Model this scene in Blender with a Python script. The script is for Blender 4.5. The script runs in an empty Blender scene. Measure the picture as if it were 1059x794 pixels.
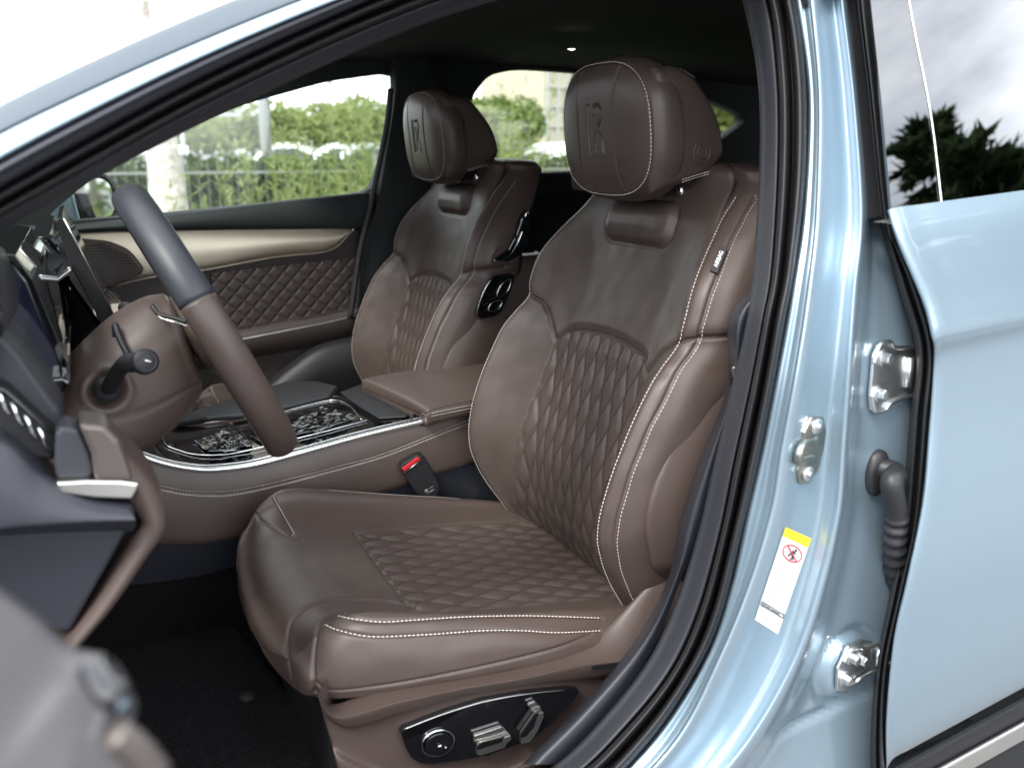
import bpy, bmesh, math, random
import numpy as np
from mathutils import Vector, Matrix
from mathutils.bvhtree import BVHTree
random.seed(7); np.random.seed(7)
C = bpy.context.scene.collection
R = math.radians
PI = math.pi
# ---------------------------------------------------------------- camera
# world axes: X = towards the rear of the car, Y = across the car from the driver's side, Z = up
FOC, YAW, PITCH, EYE = 900.0, R(26), R(15), np.array((-.71, -.69, 1.27))
cd = bpy.data.cameras.new('camera'); cam = bpy.data.objects.new('camera', cd); C.objects.link(cam)
cam.location = EYE.tolist()
cam.rotation_euler = (R(90) - PITCH, 0, -YAW)
cd.sensor_width = 36; cd.lens = 36 * FOC / 1059; cd.clip_start = .02; cd.clip_end = 2000
cd.dof.use_dof = True; cd.dof.focus_distance = 1.38; cd.dof.aperture_fstop = 4.3
bpy.context.scene.camera = cam

def ray(px, py):
    a = (px - 529.5) / FOC; b = (397 - py) / FOC
    fw = math.cos(PITCH) + b * math.sin(PITCH); up = -math.sin(PITCH) + b * math.cos(PITCH)
    return np.array((fw*math.sin(YAW) + a*math.cos(YAW), fw*math.cos(YAW) - a*math.sin(YAW), up))
def at(px, py, Y=None, X=None, Z=None, t=None):
    d = ray(px, py)
    if t is None:
        t = (Y-EYE[1])/d[1] if Y is not None else (X-EYE[0])/d[0] if X is not None else (Z-EYE[2])/d[2]
    return EYE + t*d
# ---------------------------------------------------------------- world, sun
SUN_EL, SUN_ROT = R(50), R(238)
sc = bpy.context.scene
w = bpy.data.worlds.new('World'); sc.world = w; w.use_nodes = True
nt = w.node_tree; N = nt.nodes; L = nt.links
bg = N['Background']; bg.inputs['Strength'].default_value = .13
sky = N.new('ShaderNodeTexSky'); sky.sky_type = 'NISHITA'; sky.sun_disc = False
sky.sun_elevation = SUN_EL; sky.sun_rotation = SUN_ROT; sky.air_density = 1.0; sky.dust_density = 2.0
tc = N.new('ShaderNodeTexCoord')
mp = N.new('ShaderNodeMapping'); mp.inputs['Scale'].default_value = (1, 1, 2.6)
nz = N.new('ShaderNodeTexNoise'); nz.inputs['Scale'].default_value = 1.7; nz.inputs['Detail'].default_value = 7; nz.inputs['Roughness'].default_value = .55
cr = N.new('ShaderNodeValToRGB'); cr.color_ramp.elements[0].position = .30; cr.color_ramp.elements[1].position = .56
mx = N.new('ShaderNodeMix'); mx.data_type = 'RGBA'
L.new(tc.outputs['Generated'], mp.inputs[0]); L.new(mp.outputs[0], nz.inputs[0]); L.new(nz.outputs['Fac'], cr.inputs[0])
L.new(cr.outputs[0], mx.inputs[0]); L.new(sky.outputs[0], mx.inputs[6]); mx.inputs[7].default_value = (13, 13.4, 14, 1)
L.new(mx.outputs[2], bg.inputs['Color'])
sd = bpy.data.lights.new('sun', 'SUN'); sun = bpy.data.objects.new('sun', sd); C.objects.link(sun)
sd.energy = 1.5; sd.angle = R(14); sd.color = (1, .96, .9)
# sun comes from outside the driver's side, high
sdir = Vector((math.sin(SUN_ROT)*math.cos(SUN_EL), math.cos(SUN_ROT)*math.cos(SUN_EL), math.sin(SUN_EL)))
sun.rotation_euler = sdir.to_track_quat('Z', 'Y').to_euler()
sc.view_settings.view_transform = 'Standard'; sc.view_settings.look = 'None'
sc.view_settings.exposure = 1.35; sc.view_settings.gamma = 1
sc.render.engine = 'CYCLES'; sc.cycles.use_denoising = True
sc.cycles.max_bounces = 10; sc.cycles.diffuse_bounces = 5; sc.cycles.glossy_bounces = 5; sc.cycles.transparent_max_bounces = 24
sc.cycles.sample_clamp_indirect = 6

# ---------------------------------------------------------------- materials
def material(name, col, rough=.5, metal=0, spec=.5, coat=0, bump=None, var=0, vscale=8, emis=None, sheen=0, coatr=.05):
    m = bpy.data.materials.new(name); m.use_nodes = True
    t = m.node_tree; b = t.nodes['Principled BSDF']
    b.inputs['Base Color'].default_value = (*col, 1); b.inputs['Roughness'].default_value = rough
    b.inputs['Metallic'].default_value = metal; b.inputs['Specular IOR Level'].default_value = spec
    b.inputs['Coat Weight'].default_value = coat; b.inputs['Coat Roughness'].default_value = coatr
    b.inputs['Sheen Weight'].default_value = sheen
    if emis: b.inputs['Emission Color'].default_value = (*emis[0], 1); b.inputs['Emission Strength'].default_value = emis[1]
    co = t.nodes.new('ShaderNodeTexCoord')
    if var:
        n = t.nodes.new('ShaderNodeTexNoise'); n.inputs['Scale'].default_value = vscale; n.inputs['Detail'].default_value = 5
        t.links.new(co.outputs['Object'], n.inputs['Vector'])
        r = t.nodes.new('ShaderNodeValToRGB')
        r.color_ramp.elements[0].position = .3; r.color_ramp.elements[1].position = .72
        r.color_ramp.elements[0].color = (*[max(0, c*(1-var)) for c in col], 1); r.color_ramp.elements[1].color = (*[min(1, c*(1+var)) for c in col], 1)
        t.links.new(n.outputs['Fac'], r.inputs[0]); t.links.new(r.outputs[0], b.inputs['Base Color'])
    if bump:
        kind, scale, dist, strength = bump
        if kind == 'noise':
            n = t.nodes.new('ShaderNodeTexNoise'); n.inputs['Scale'].default_value = scale; n.inputs['Detail'].default_value = 3; out = n.outputs['Fac']
            t.links.new(co.outputs['Object'], n.inputs['Vector'])
        else:
            n = t.nodes.new('ShaderNodeTexVoronoi'); n.inputs['Scale'].default_value = scale; n.feature = 'SMOOTH_F1' if kind == 'smooth' else 'F1'; out = n.outputs['Distance']
            t.links.new(co.outputs['UV' if kind == 'uv' else 'Object'], n.inputs['Vector'])
            if kind == 'uv':
                n.voronoi_dimensions = '2D'; n.inputs['Randomness'].default_value = 0
                mr = t.nodes.new('ShaderNodeMapRange'); mr.inputs[1].default_value = .16; mr.inputs[2].default_value = .38
                t.links.new(out, mr.inputs[0]); out = mr.outputs[0]
        bp = t.nodes.new('ShaderNodeBump'); bp.inputs['Distance'].default_value = dist; bp.inputs['Strength'].default_value = strength
        t.links.new(out, bp.inputs['Height']); t.links.new(bp.outputs[0], b.inputs['Normal'])
    return m
BROWN = (.078, .056, .048)
M = dict(
    leather=material('brown_leather', BROWN, .41, bump=('smooth', 520, .0004, .35), var=.06, vscale=14),
    perf=material('perforated_brown_leather', BROWN, .41, bump=('uv', 300, .0005, .35), var=.06, vscale=14),
    shell=material('brown_plastic', (.074, .052, .044), .45, bump=('noise', 900, .0004, .5), var=.05),
    white_thread=material('cream_thread', (.72, .66, .6), .7),
    dark_thread=material('dark_thread', (.035, .022, .02), .8),
    black=material('black_plastic', (.012, .012, .014), .55, bump=('noise', 700, .0004, .5)),
    dark=material('charcoal_plastic', (.035, .037, .045), .5, bump=('noise', 800, .0004, .5), var=.05),
    gloss=material('gloss_black', (.004, .004, .005), .04, coat=1, coatr=.02),
    chrome=material('chrome', (.82, .82, .82), .14, metal=1),
    silver=material('satin_silver', (.72, .7, .66), .3, metal=1, var=.04, vscale=20),
    rubber=material('black_rubber', (.02, .02, .022), .48, bump=('noise', 300, .0005, .4), var=.1),
    headliner=material('black_headliner', (.006, .007, .008), .95, bump=('noise', 500, .001, .5)),
    carpet=material('black_carpet', (.010, .010, .010), 1, spec=.1, bump=('noise', 600, .003, .9), var=.5, vscale=240),
    red=material('red_plastic', (.65, .02, .025), .35),
    label=material('grey_tag', (.035, .035, .037), .7),
    white=material('white_print', (.8, .8, .8), .6),
    white_paper=material('white_vinyl', (.82, .82, .82), .4, var=.02),
)

# ---------------------------------------------------------------- helpers
def thing(name, label, cat, loc=(0, 0, 0), group=None):
    o = bpy.data.objects.new(name, None); C.objects.link(o); o.location = tuple(float(v) for v in loc); o.empty_display_size = .1
    o['label'] = label; o['category'] = cat
    if group: o['group'] = group
    return o
def tag(o, label=None, cat=None, group=None, kind=None):
    for k, v in (('label', label), ('category', cat), ('group', group), ('kind', kind)):
        if v: o[k] = v
    return o
def origin_of(o):
    v = Vector((0, 0, 0))
    while o: v += o.location; o = o.parent
    return v
def mk(name, verts, faces, mat, parent=None, smooth=True, uv=None):
    me = bpy.data.meshes.new(name)
    V = np.asarray(verts, dtype=float).reshape(-1, 3)
    if parent: V = V - np.array(origin_of(parent))
    me.from_pydata(V.tolist(), [], [tuple(int(i) for i in f) for f in faces])
    if uv is not None:
        lay = me.uv_layers.new(name='UVMap'); idx = np.empty(len(me.loops), dtype=int); me.loops.foreach_get('vertex_index', idx)
        lay.data.foreach_set('uv', np.asarray(uv, dtype=float)[idx].ravel())
    me.materials.append(M[mat] if isinstance(mat, str) else mat)
    if smooth: me.polygons.foreach_set('use_smooth', [True]*len(me.polygons))
    me.update()
    o = bpy.data.objects.new(name, me); C.objects.link(o); o.parent = parent
    return o
def fix_normals(o):
    bm = bmesh.new(); bm.from_mesh(o.data); bmesh.ops.recalc_face_normals(bm, faces=bm.faces); bm.to_mesh(o.data); bm.free(); return o
def bevel(o, w, seg=2, ang=35):
    md = o.modifiers.new('bevel', 'BEVEL'); md.width = w; md.segments = seg; md.limit_method = 'ANGLE'; md.angle_limit = R(ang); return o
def cr1(P, n, closed=False):
    """Catmull-Rom along axis 0 -> n samples"""
    P = np.asarray(P, dtype=float); k = len(P)
    T = np.linspace(0, k, n, endpoint=False) if closed else np.linspace(0, k-1, n)
    i = np.floor(T).astype(int)
    if not closed: i = np.minimum(i, k-2)
    f = (T - i).reshape((-1,) + (1,)*(P.ndim-1))
    if closed: p0, p1, p2, p3 = P[(i-1) % k], P[i % k], P[(i+1) % k], P[(i+2) % k]
    else:
        E_ = np.concatenate([[2*P[0]-P[1]], P, [2*P[-1]-P[-2]]]); p0, p1, p2, p3 = E_[i], E_[i+1], E_[i+2], E_[i+3]
    return .5*((2*p1) + (-p0+p2)*f + (2*p0-5*p1+4*p2-p3)*f*f + (-p0+3*p1-3*p2+p3)*f**3)
def loft(G, nu, nv, closed_v=False, closed_u=False):
    """G rows x cols x 3 -> dense (nu, nv, 3)"""
    A = cr1(np.asarray(G, dtype=float), nu, closed_u)
    return cr1(A.transpose(1, 0, 2), nv, closed_v).transpose(1, 0, 2)
def gfaces(nu, nv, cu=False, cv=False):
    F = []
    for i in range(nu if cu else nu-1):
        for j in range(nv if cv else nv-1):
            a = i*nv + j; b = i*nv + (j+1) % nv; c = ((i+1) % nu)*nv + (j+1) % nv; d = ((i+1) % nu)*nv + j
            F.append((a, b, c, d))
    return F
def grid(name, A, mat, parent=None, cu=False, cv=False, caps=False, uv=None, thick=0):
    nu, nv = A.shape[:2]; F = gfaces(nu, nv, cu, cv)
    if caps and cv: F += [tuple(range(nv-1, -1, -1)), tuple((nu-1)*nv + j for j in range(nv))]
    o = mk(name, A.reshape(-1, 3), F, mat, parent, uv=uv); fix_normals(o)
    if thick:
        md = o.modifiers.new('solid', 'SOLIDIFY'); md.thickness = thick; md.offset = -1
    return o
def smooth_path(P, n, closed=False): return cr1(np.asarray(P, dtype=float), n, closed)
def frames(P, closed=False, up=None):
    P = np.asarray(P); n = len(P)
    T = np.roll(P, -1, 0) - np.roll(P, 1, 0) if closed else np.gradient(P, axis=0)
    T /= np.linalg.norm(T, axis=1)[:, None] + 1e-12
    Nn = []
    ref = np.array(up if up is not None else (0, 0, 1.0)); 
    for k in range(n):
        if up is None and k: ref = Nn[-1]
        if up is not None and np.ndim(up) == 2: ref = np.asarray(up[k])
        v = ref - T[k]*np.dot(ref, T[k])
        if np.linalg.norm(v) < 1e-3: v = np.array((1., .1, 0)) - T[k]*np.dot((1., .1, 0), T[k])
        Nn.append(v/np.linalg.norm(v))
    Nn = np.array(Nn); return T, Nn, np.cross(T, Nn)
def sweep(name, P, prof, mat, parent=None, closed=False, up=None, scale=None, caps=True):
    """prof: list of (a,b) offsets along the normal / binormal; closed profile"""
    P = np.asarray(P); T, Nn, B = frames(P, closed, up); pr = np.asarray(prof, dtype=float)
    s = np.ones(len(P)) if scale is None else np.asarray(scale)
    A = P[:, None, :] + s[:, None, None]*(pr[None, :, 0, None]*Nn[:, None, :] + pr[None, :, 1, None]*B[:, None, :])
    return grid(name, A, mat, parent, cu=closed, cv=True, caps=caps and not closed)
def circ(r, n=12, ry=None): return [(r*math.cos(2*PI*k/n), (ry or r)*math.sin(2*PI*k/n)) for k in range(n)]
def tube(name, P, r, mat, parent=None, n=10, closed=False, scale=None, up=None, ry=None): return sweep(name, P, circ(r, n, ry), mat, parent, closed, up, scale)
class Acc:
    """collects several pieces of ONE part's mesh"""
    def __init__(s): s.v = []; s.f = []
    def add(s, V, F):
        k = len(s.v); s.v += [tuple(p) for p in V]; s.f += [tuple(i+k for i in f) for f in F]
    def box(s, c, sx, sy, sz, rot=None):
        V = np.array([(x*sx/2, y*sy/2, z*sz/2) for x in (-1, 1) for y in (-1, 1) for z in (-1, 1)])
        if rot is not None: V = V @ np.array(rot).T
        s.add(V + np.array(c), [(0, 1, 3, 2), (4, 6, 7, 5), (0, 4, 5, 1), (2, 3, 7, 6), (0, 2, 6, 4), (1, 5, 7, 3)])
    def tube(s, P, r, n=8, closed=False, scale=None):
        P = np.asarray(P); T, Nn, B = frames(P, closed); sc_ = np.ones(len(P)) if scale is None else np.asarray(scale); pr = np.array(circ(r, n))
        A = P[:, None, :] + sc_[:, None, None]*(pr[None, :, 0, None]*Nn[:, None, :] + pr[None, :, 1, None]*B[:, None, :])
        F = gfaces(len(P), n, closed, True)
        if not closed: F += [tuple(range(n-1, -1, -1)), tuple((len(P)-1)*n + j for j in range(n))]
        s.add(A.reshape(-1, 3), F)
    def prism(s, P, d):
        P = np.asarray(P); n = len(P); s.add(np.concatenate([P, P + np.array(d)]), [tuple(range(n-1, -1, -1)), tuple(range(n, 2*n))] + [(i, (i+1) % n, n+(i+1) % n, n+i) for i in range(n)])
    def build(s, name, mat, parent=None, smooth=False):
        return fix_normals(mk(name, s.v, s.f, mat, parent, smooth))
def resample(P, step):
    P = np.asarray(P); d = np.r_[0, np.cumsum(np.linalg.norm(np.diff(P, axis=0), axis=1))]; n = max(2, int(d[-1]/step)+1)
    t = np.linspace(0, d[-1], n); return np.stack([np.interp(t, d, P[:, k]) for k in range(3)], 1)
def stitches(acc, P, Nn, dash=.0032, gap=.0016, r=.0006, lift=.0003):
    """short thread dashes on a surface line (P points, Nn normals)"""
    P = np.asarray(P); Nn = np.asarray(Nn)
    if len(P) < 2: return
    d = np.r_[0, np.cumsum(np.linalg.norm(np.diff(P, axis=0), axis=1))]
    s = 0
    while s + dash < d[-1]:
        a, b = [np.array([np.interp(q, d, P[:, k]) for k in range(3)]) for q in (s, s+dash)]
        nn = np.array([np.interp(s, d, Nn[:, k]) for k in range(3)]); nn /= np.linalg.norm(nn)+1e-9
        t = (b-a)/(np.linalg.norm(b-a)+1e-9); bi = np.cross(t, nn)
        V = []
        for p, k in ((a, .5), ((a+b)/2, 1), (b, .5)):
            q = p + nn*lift
            V += [q - bi*r*k, q + nn*r*k*1.1, q + bi*r*k, q - nn*r*k*.6]
        F = [(0, 1, 5, 4), (1, 2, 6, 5), (2, 3, 7, 6), (3, 0, 4, 7), (4, 5, 9, 8), (5, 6, 10, 9), (6, 7, 11, 10), (7, 4, 8, 11), (3, 2, 1, 0), (8, 9, 10, 11)]
        acc.add(V, F); s += dash + gap
def normals_of(A, cv=False):
    du = np.gradient(A, axis=0)
    dv = (np.roll(A, -1, 1) - np.roll(A, 1, 1)) if cv else np.gradient(A, axis=1)
    n = np.cross(du, dv); return n/(np.linalg.norm(n, axis=2)[..., None] + 1e-12)
def dist_to(P, line):
    line = np.asarray(line); out = np.full(len(P), 9.)
    for k in range(0, len(line), 60):
        out = np.minimum(out, np.sqrt(((P[:, None, :] - line[None, k:k+60, :])**2).sum(2)).min(1))
    return out
class Surf:
    """dense grid with outward normals; grooves and ray tests"""
    def __init__(s, A, cv, out):
        s.A = A; s.cv = cv; s.N = normals_of(A, cv); k = tuple(n//2 for n in A.shape[:2])
        c = A.reshape(-1, 3).mean(0)
        if ((A - c)*s.N).sum() < 0: s.N = -s.N
        s.rebvh()
    def rebvh(s): s.bvh = BVHTree.FromPolygons([Vector(p) for p in s.A.reshape(-1, 3)], gfaces(*s.A.shape[:2], False, s.cv))
    def hit(s, o, d):
        h = s.bvh.ray_cast(Vector(o), Vector(d)); 
        return None if h[0] is None else (np.array(h[0]), np.array(h[1]) * (1 if np.dot(h[1], d) < 0 else -1))
    def px(s, pts, n=80):
        """trace a photo line onto the surface -> points, normals"""
        q = smooth_path([(x, y, 0) for x, y in pts], n); r = [s.hit(EYE, ray(x, y)) for x, y, _ in q]; r = [v for v in r if v]
        return np.array([v[0] for v in r]), np.array([v[1] for v in r])
    def drop(s, pts, axis, n=120, smooth=True):
        """pts 3D, moved along axis onto the surface"""
        q = smooth_path(pts, n) if smooth else resample(pts, .004); a = np.array(axis, float); r = [s.hit(p - a*.6, a) for p in q]; r = [v for v in r if v]
        return np.array([v[0] for v in r]), np.array([v[1] for v in r])
    def disp(s, D): s.A = s.A + s.N*D[..., None]; 
    def groove(s, line, depth, width, near=.03, raw=False):
        P = s.A.reshape(-1, 3); lo = line.min(0)-near; hi = line.max(0)+near; m = ((P > lo) & (P < hi)).all(1)
        D = np.zeros(len(P)); D[m] = -depth*np.exp(-(dist_to(P[m], resample(line, .002) if not raw else line)/width)**2); s.disp(D.reshape(s.A.shape[:2]))
CW = -.03
def quilt_phase(a, b, W=.0315, Ln=.100):
    g = b/Ln + CW*np.sin(4*PI*b/Ln); return a/W + g, a/W - g
def quilt_height(a, b, amp=.0050, W=.0315, Ln=.100):
    p, q = quilt_phase(a, b, W, Ln); d = np.minimum(np.abs(p-np.round(p)), np.abs(q-np.round(q)))*2
    return -amp*np.clip(1-d, 0, 1)**2.6
def quilt_lines(surf, inside, axis, fn, amax, b0, b1, W=.0315, Ln=.100):
    """polylines of both families; fn(a,b)->3D seed, dropped along axis"""
    res = []
    bs = np.arange(b0, b1, .0025)
    for sgn in (1, -1):
        for k in range(-30, 31):
            g = bs/Ln + CW*np.sin(4*PI*bs/Ln); a = (k - sgn*g)*W; run = []
            for aa, bb in zip(a, bs):
                ok = abs(aa) < amax and inside(aa, bb)
                if ok:
                    h = surf.hit(fn(aa, bb) - np.array(axis)*.5, axis)
                    if h: run.append(h); continue
                if len(run) > 3: res.append(run)
                run = []
            if len(run) > 3: res.append(run)
    return [(np.array([h[0] for h in r]), np.array([h[1] for h in r])) for r in res]
def arc_uv(A):
    dv = np.r_['1', np.zeros((len(A), 1)), np.cumsum(np.linalg.norm(np.diff(A, axis=1), axis=2), 1)]; du = np.linalg.norm(np.diff(A, axis=0), axis=2).mean(1)
    U = np.r_[0, np.cumsum(du)]; return np.stack([dv, np.repeat(U[:, None], A.shape[1], 1)], -1).reshape(-1, 2)
def soft_noise(A, seed, amp):
    g = np.random.default_rng(seed); D = np.zeros(A.shape[:2])
    for k in range(26): f = g.normal(size=3); f *= 2*PI/g.uniform(.035, .14)/np.linalg.norm(f); D += np.sin(A @ f + g.uniform(0, 6.3))*g.uniform(.3, 1)
    return D/4*amp
def sstep(x, a, b): t = np.clip((x-a)/(b-a), 0, 1); return t*t*(3-2*t)

# ================================================================ SEATS
YC = .5
seat = thing('driver_seat', 'brown leather driver seat nearest the camera, diamond quilted centre, black switch panel on its base', 'car seat', (-.2, YC, .40), 'front car seats')
# ---- backrest
BR = [  # z, x centre, w1, x1, w2, x2
 (1.222,.135,.168,.158,.190,.170), (1.172,.108,.192,.112,.219,.130), (1.10,.090,.224,.050,.249,.072), (1.045,.074,.233,.026,.256,.046), (1.010,.060,.229,.018,.251,.038), (.98,.048,.232,-.010,.254,.010),
 (.944,.032,.236,-.038,.259,-.016), (.85,.0,.236,-.082,.258,-.062), (.765,-.028,.230,-.104,.254,-.083), (.70,-.034,.222,-.092,.247,-.075),
 (.63,-.02,.205,-.055,.238,-.044), (.55,.02,.19,-.0,.22,.004)]
def ring(z, xc, w1, x1, w2, x2, sh=1):
    dp = float(np.interp(z, [.95, 1.22], [1, .50]))
    q = .142; h = [(0, xc), (.075, xc), (q-.012, xc-.002), ((q+w1)/2+.01, xc*.5+x1*.5-.004), (w1-.006, x1-.001), (w1+.012, x1+.004), (w2, x2),
         (w2+.013, x2+.03*dp), (w2+.015, x2+.075*dp), (w2+.004, x2+.12*dp), (w2-.05, max(x2+.15*dp, xc+.05)), (.1, xc+.13*dp), (0, xc+.135*dp)]
    pts = [(x, y, z) for y, x in h] + [(x, -y, z) for y, x in h[-2:0:-1]]
    return np.array(pts)
rows = [ring(*r) for r in BR]
t0 = rows[0].copy(); c0 = np.array((.190, 0, 1.222))
capA = c0 + (t0-c0)*(.90, .93, 1); capA[:, 2] = 1.240
capB = c0 + (t0-c0)*(.55, .70, 1); capB[:, 2] = 1.2475
capC = c0 + (t0-c0)*(.04, .3, 1); capC[:, 2] = 1.249
G = np.array([capC, capB, capA] + rows) + np.array((0, YC, 0))
# headrest saddle: the middle of the top edge sits a little lower than the shoulders
D = loft(G, 440, 640, closed_v=True)
bs_ = Surf(D, True, None)
bs_.disp(soft_noise(bs_.A, 1, .0006)); yy = bs_.A[..., 1]-YC; zz = bs_.A[..., 2]; front = bs_.N[..., 0] < .25
def yoke_z(y):
    y = np.abs(y); return np.interp(y, [0, .06, .10, .125, .140, .150, .175, .2, .225, .25, .3], [.978, .975, .969, .961, .943, .956, .985, 1.003, 1.014, 1.021, 1.03])
def quilt_w(z): return np.interp(z, [.55, .63, .7, .8, .9, .96], [.176, .168, .158, .150, .142, .138])
# quilted panel puffs
ins = front & (np.abs(yy) < quilt_w(zz)) & (zz < yoke_z(yy)) & (np.abs(yy) < .18)
edge = np.minimum(quilt_w(zz)-np.abs(yy), yoke_z(yy)-zz)
Dp = np.where(ins, quilt_height(yy, zz)*sstep(edge, 0, .006) + .002, 0) + np.where(front & ~ins & (np.abs(yy) < .27), .0042*sstep(zz-yoke_z(yy), 0, .014)*(1-.6*sstep(np.abs(yy), .17, .21)), 0)
bs_.disp(Dp)
# neck roll
u_ = (np.abs(yy)-.062)/.028; v_ = (zz-1.155)/.030
sd_ = np.sqrt(np.maximum(np.abs(yy)-.066, 0)**2 + np.maximum(np.abs(zz-1.158)-.006, 0)**2) - .030
bs_.disp(np.where(front, .017*np.sqrt(np.clip(-sd_/.030, 0, 1))*sstep(-sd_, -.001, .012) - .003*np.exp(-(sd_/.003)**2), 0))
bs_.rebvh()
yk = np.linspace(-.275, .275, 140)
yline = []
for y in yk:
    z = float(yoke_z(y))
    h = bs_.hit((-.6, YC+y, z), (1, 0, 0)) if abs(y) < .255 else bs_.hit((.06+(abs(y)-.255)*2, YC+math.copysign(.6, y), z), (0, -math.copysign(1, y), 0))
    if h: yline.append(h[0])
yline = np.array(yline)
for sgn in (-1, 1):   # seam carried round the side
    pts = [bs_.hit((x, YC+sgn*.6, 1.022+.1*(x-.03)), (0, -sgn, 0)) for x in np.linspace(.04, .15, 30)]
    pts = np.array([h[0] for h in pts if h]); bs_.groove(pts, .003, .0022)
bs_.groove(yline, .0055, .0026)
for sgn in (-1, 1):
    z = np.linspace(.56, .945, 60); P, Nn = bs_.drop([(-.3, YC+sgn*quilt_w(q), q) for q in z], (1, 0, 0)); bs_.groove(P, .003, .003)
# stitched bolster lines
lines = {}
for sgn in (-1, 1):
    LR = [(1.205, .11, .183, .14, .207, .16)] + BR[1:]; a = [(r[3]-.2, YC+sgn*(r[2]), r[0]) for r in LR]; b = [(r[5]-.2, YC+sgn*(r[4]-.004), r[0]) for r in LR]
    lines[sgn, 0] = bs_.drop(a, (1, 0, 0)); lines[sgn, 1] = bs_.drop(b, (1, 0, 0))
    for k in (0, 1): bs_.groove(lines[sgn, k][0], .0022, .0028)
bs_.rebvh()
uv = arc_uv(bs_.A)
back = grid('backrest', bs_.A, 'perf', seat, cv=True, caps=False, uv=uv)
back.data.materials.append(M['black']); nx_ = np.empty(len(back.data.polygons)*3); back.data.polygons.foreach_get('normal', nx_); ce_ = np.empty(len(back.data.polygons)*3); back.data.polygons.foreach_get('center', ce_)
back.data.polygons.foreach_set('material_index', (nx_.reshape(-1, 3)[:, 0] > .45).astype(int).tolist())
for k, (P, Nn) in lines.items():
    acc = Acc()
    m = np.abs(P[:, 2]) < 1.30; off = 0
    bi = np.cross(np.gradient(P, axis=0), Nn); bi /= np.linalg.norm(bi, axis=1)[:, None]+1e-9
    sg = 1 if (bi[len(bi)//2, 1] > 0) == (k[0] > 0) else -1
    if k[1] == 0: stitches(acc, P - bi*sg*.0005, Nn, .0040, .0017, .0009, .0006)
    else:
        stitches(acc, P + bi*sg*.004, Nn, .0040, .0018, .0007, .0004)
    acc.build('bolster_stitching', 'white_thread', back, True)
acc = Acc()
for P, Nn in quilt_lines(bs_, lambda a, b: abs(a) < quilt_w(b)-.002 and b < yoke_z(a)-.002, (1, 0, 0), lambda a, b: np.array((-.0, YC+a, b)), .17, .56, .99):
    stitches(acc, P, Nn, .0026, .0016, .0007, .0004)
acc.build('quilt_stitching', 'dark_thread', back, True)
# ---- hard side covers of the backrest
for sgn in (-1, 1):
    SC = [(1.035, .085, .235), (.96, .032, .262), (.898, -.006, .272), (.82, -.047, .278), (.77, -.056, .279), (.72, -.044, .277), (.69, -.03, .27), (.655, .01, .25)]
    rowsS = []
    for z, x, wd in SC:
        d = .17 - x*.55
        rowsS.append([(x+.006, YC+sgn*(wd-.028), z), (x, YC+sgn*(wd-.008), z), (x+.012, YC+sgn*wd, z), (x+.045, YC+sgn*(wd+.008), z), (x+.09, YC+sgn*(wd+.008), z), (x+d, YC+sgn*(wd-.002), z), (x+d+.02, YC+sgn*(wd-.04), z)])
    e = np.array(rowsS[0]); e[:, 2] += .012; e[:, 1] -= sgn*.03; rowsS = [e] + rowsS
    e = np.array(rowsS[-1]); e[:, 2] -= .01; e[:, 1] -= sgn*.04; rowsS = rowsS + [e]
    grid('side_cover', loft(rowsS, 60, 40), 'shell', seat)

# ---- cushion
CU = [  # x, z centre, w1, z1, w2, z2, w3, zbottom
 (.10,.575,.21,.585,.235,.57,.245,.53), (.0,.592,.222,.606,.25,.585,.258,.545), (-.10,.606,.232,.628,.258,.603,.266,.565), (-.20,.620,.236,.650,.262,.628,.269,.578),
 (-.29,.632,.238,.671,.262,.650,.270,.590), (-.38,.645,.238,.694,.260,.668,.269,.600), (-.45,.660,.234,.708,.256,.684,.266,.606), (-.495,.668,.228,.706,.250,.685,.262,.610), (-.525,.662,.222,.690,.243,.672,.254,.612), (-.543,.645,.214,.665,.232,.652,.242,.613)]
def cring(x, zc, w1, z1, w2, z2, w3, zb):
    q = .150
    h = [(0, zc), (.08, zc), (q-.01, zc+.001), ((q+w1)/2+.012, zc*.45+z1*.55), (w1-.01, z1), (w1+.008, z1-.003), (w2+.002, z2), (w3, (z2+zb)/2+.01), (w3-.002, zb+.012), (w3-.02, zb-.004), (.15, zb-.006), (0, zb-.006)]
    return np.array([(x, y, z) for y, z in h] + [(x, -y, z) for y, z in h[-2:0:-1]])
rw = [cring(*r) for r in CU]
t0 = rw[-1].copy(); c0 = np.array((-.543, 0, .618))
k1 = c0 + (t0-c0)*(1, .93, .72); k1[:, 0] = -.556; k2 = c0 + (t0-c0)*(1, .7, .4); k2[:, 0] = -.560; k3 = c0 + (t0-c0)*(1, .3, .05); k3[:, 0] = -.561
G = np.array(rw + [k1, k2, k3]); 
# plan view: the front edge bows forward in the middle and sweeps back at the corners
G[..., 0] += .0 + (G[..., 1]**2)*.55*sstep(-G[..., 0], .38, .52)
G[:, :, 1] += YC
cs_ = Surf(loft(G, 420, 640, closed_v=True), True, None)
cs_.disp(soft_noise(cs_.A, 2, .0006)); ya = cs_.A[..., 1]-YC; xa = cs_.A[..., 0]; topm = cs_.N[..., 2] > .3
FQ = -.352
def cq_w(x): return np.interp(x, [-.36, -.3, -.2, .1], [.146, .152, .158, .160])
ins = topm & (np.abs(ya) < cq_w(xa)) & (xa > FQ - .0*ya) & (np.abs(ya) < .19)
edge = np.minimum(cq_w(xa)-np.abs(ya), xa-FQ)
cs_.disp(np.where(ins, quilt_height(ya, xa+.01, .0060, .034, .078)*sstep(edge, 0, .006)+.001, 0)); cs_.rebvh()
seamsC = []
P, Nn = cs_.drop([(FQ, YC+y, .9) for y in np.linspace(-.150, .150, 30)], (0, 0, -1)); cs_.groove(P, .0035, .0028); 
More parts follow.
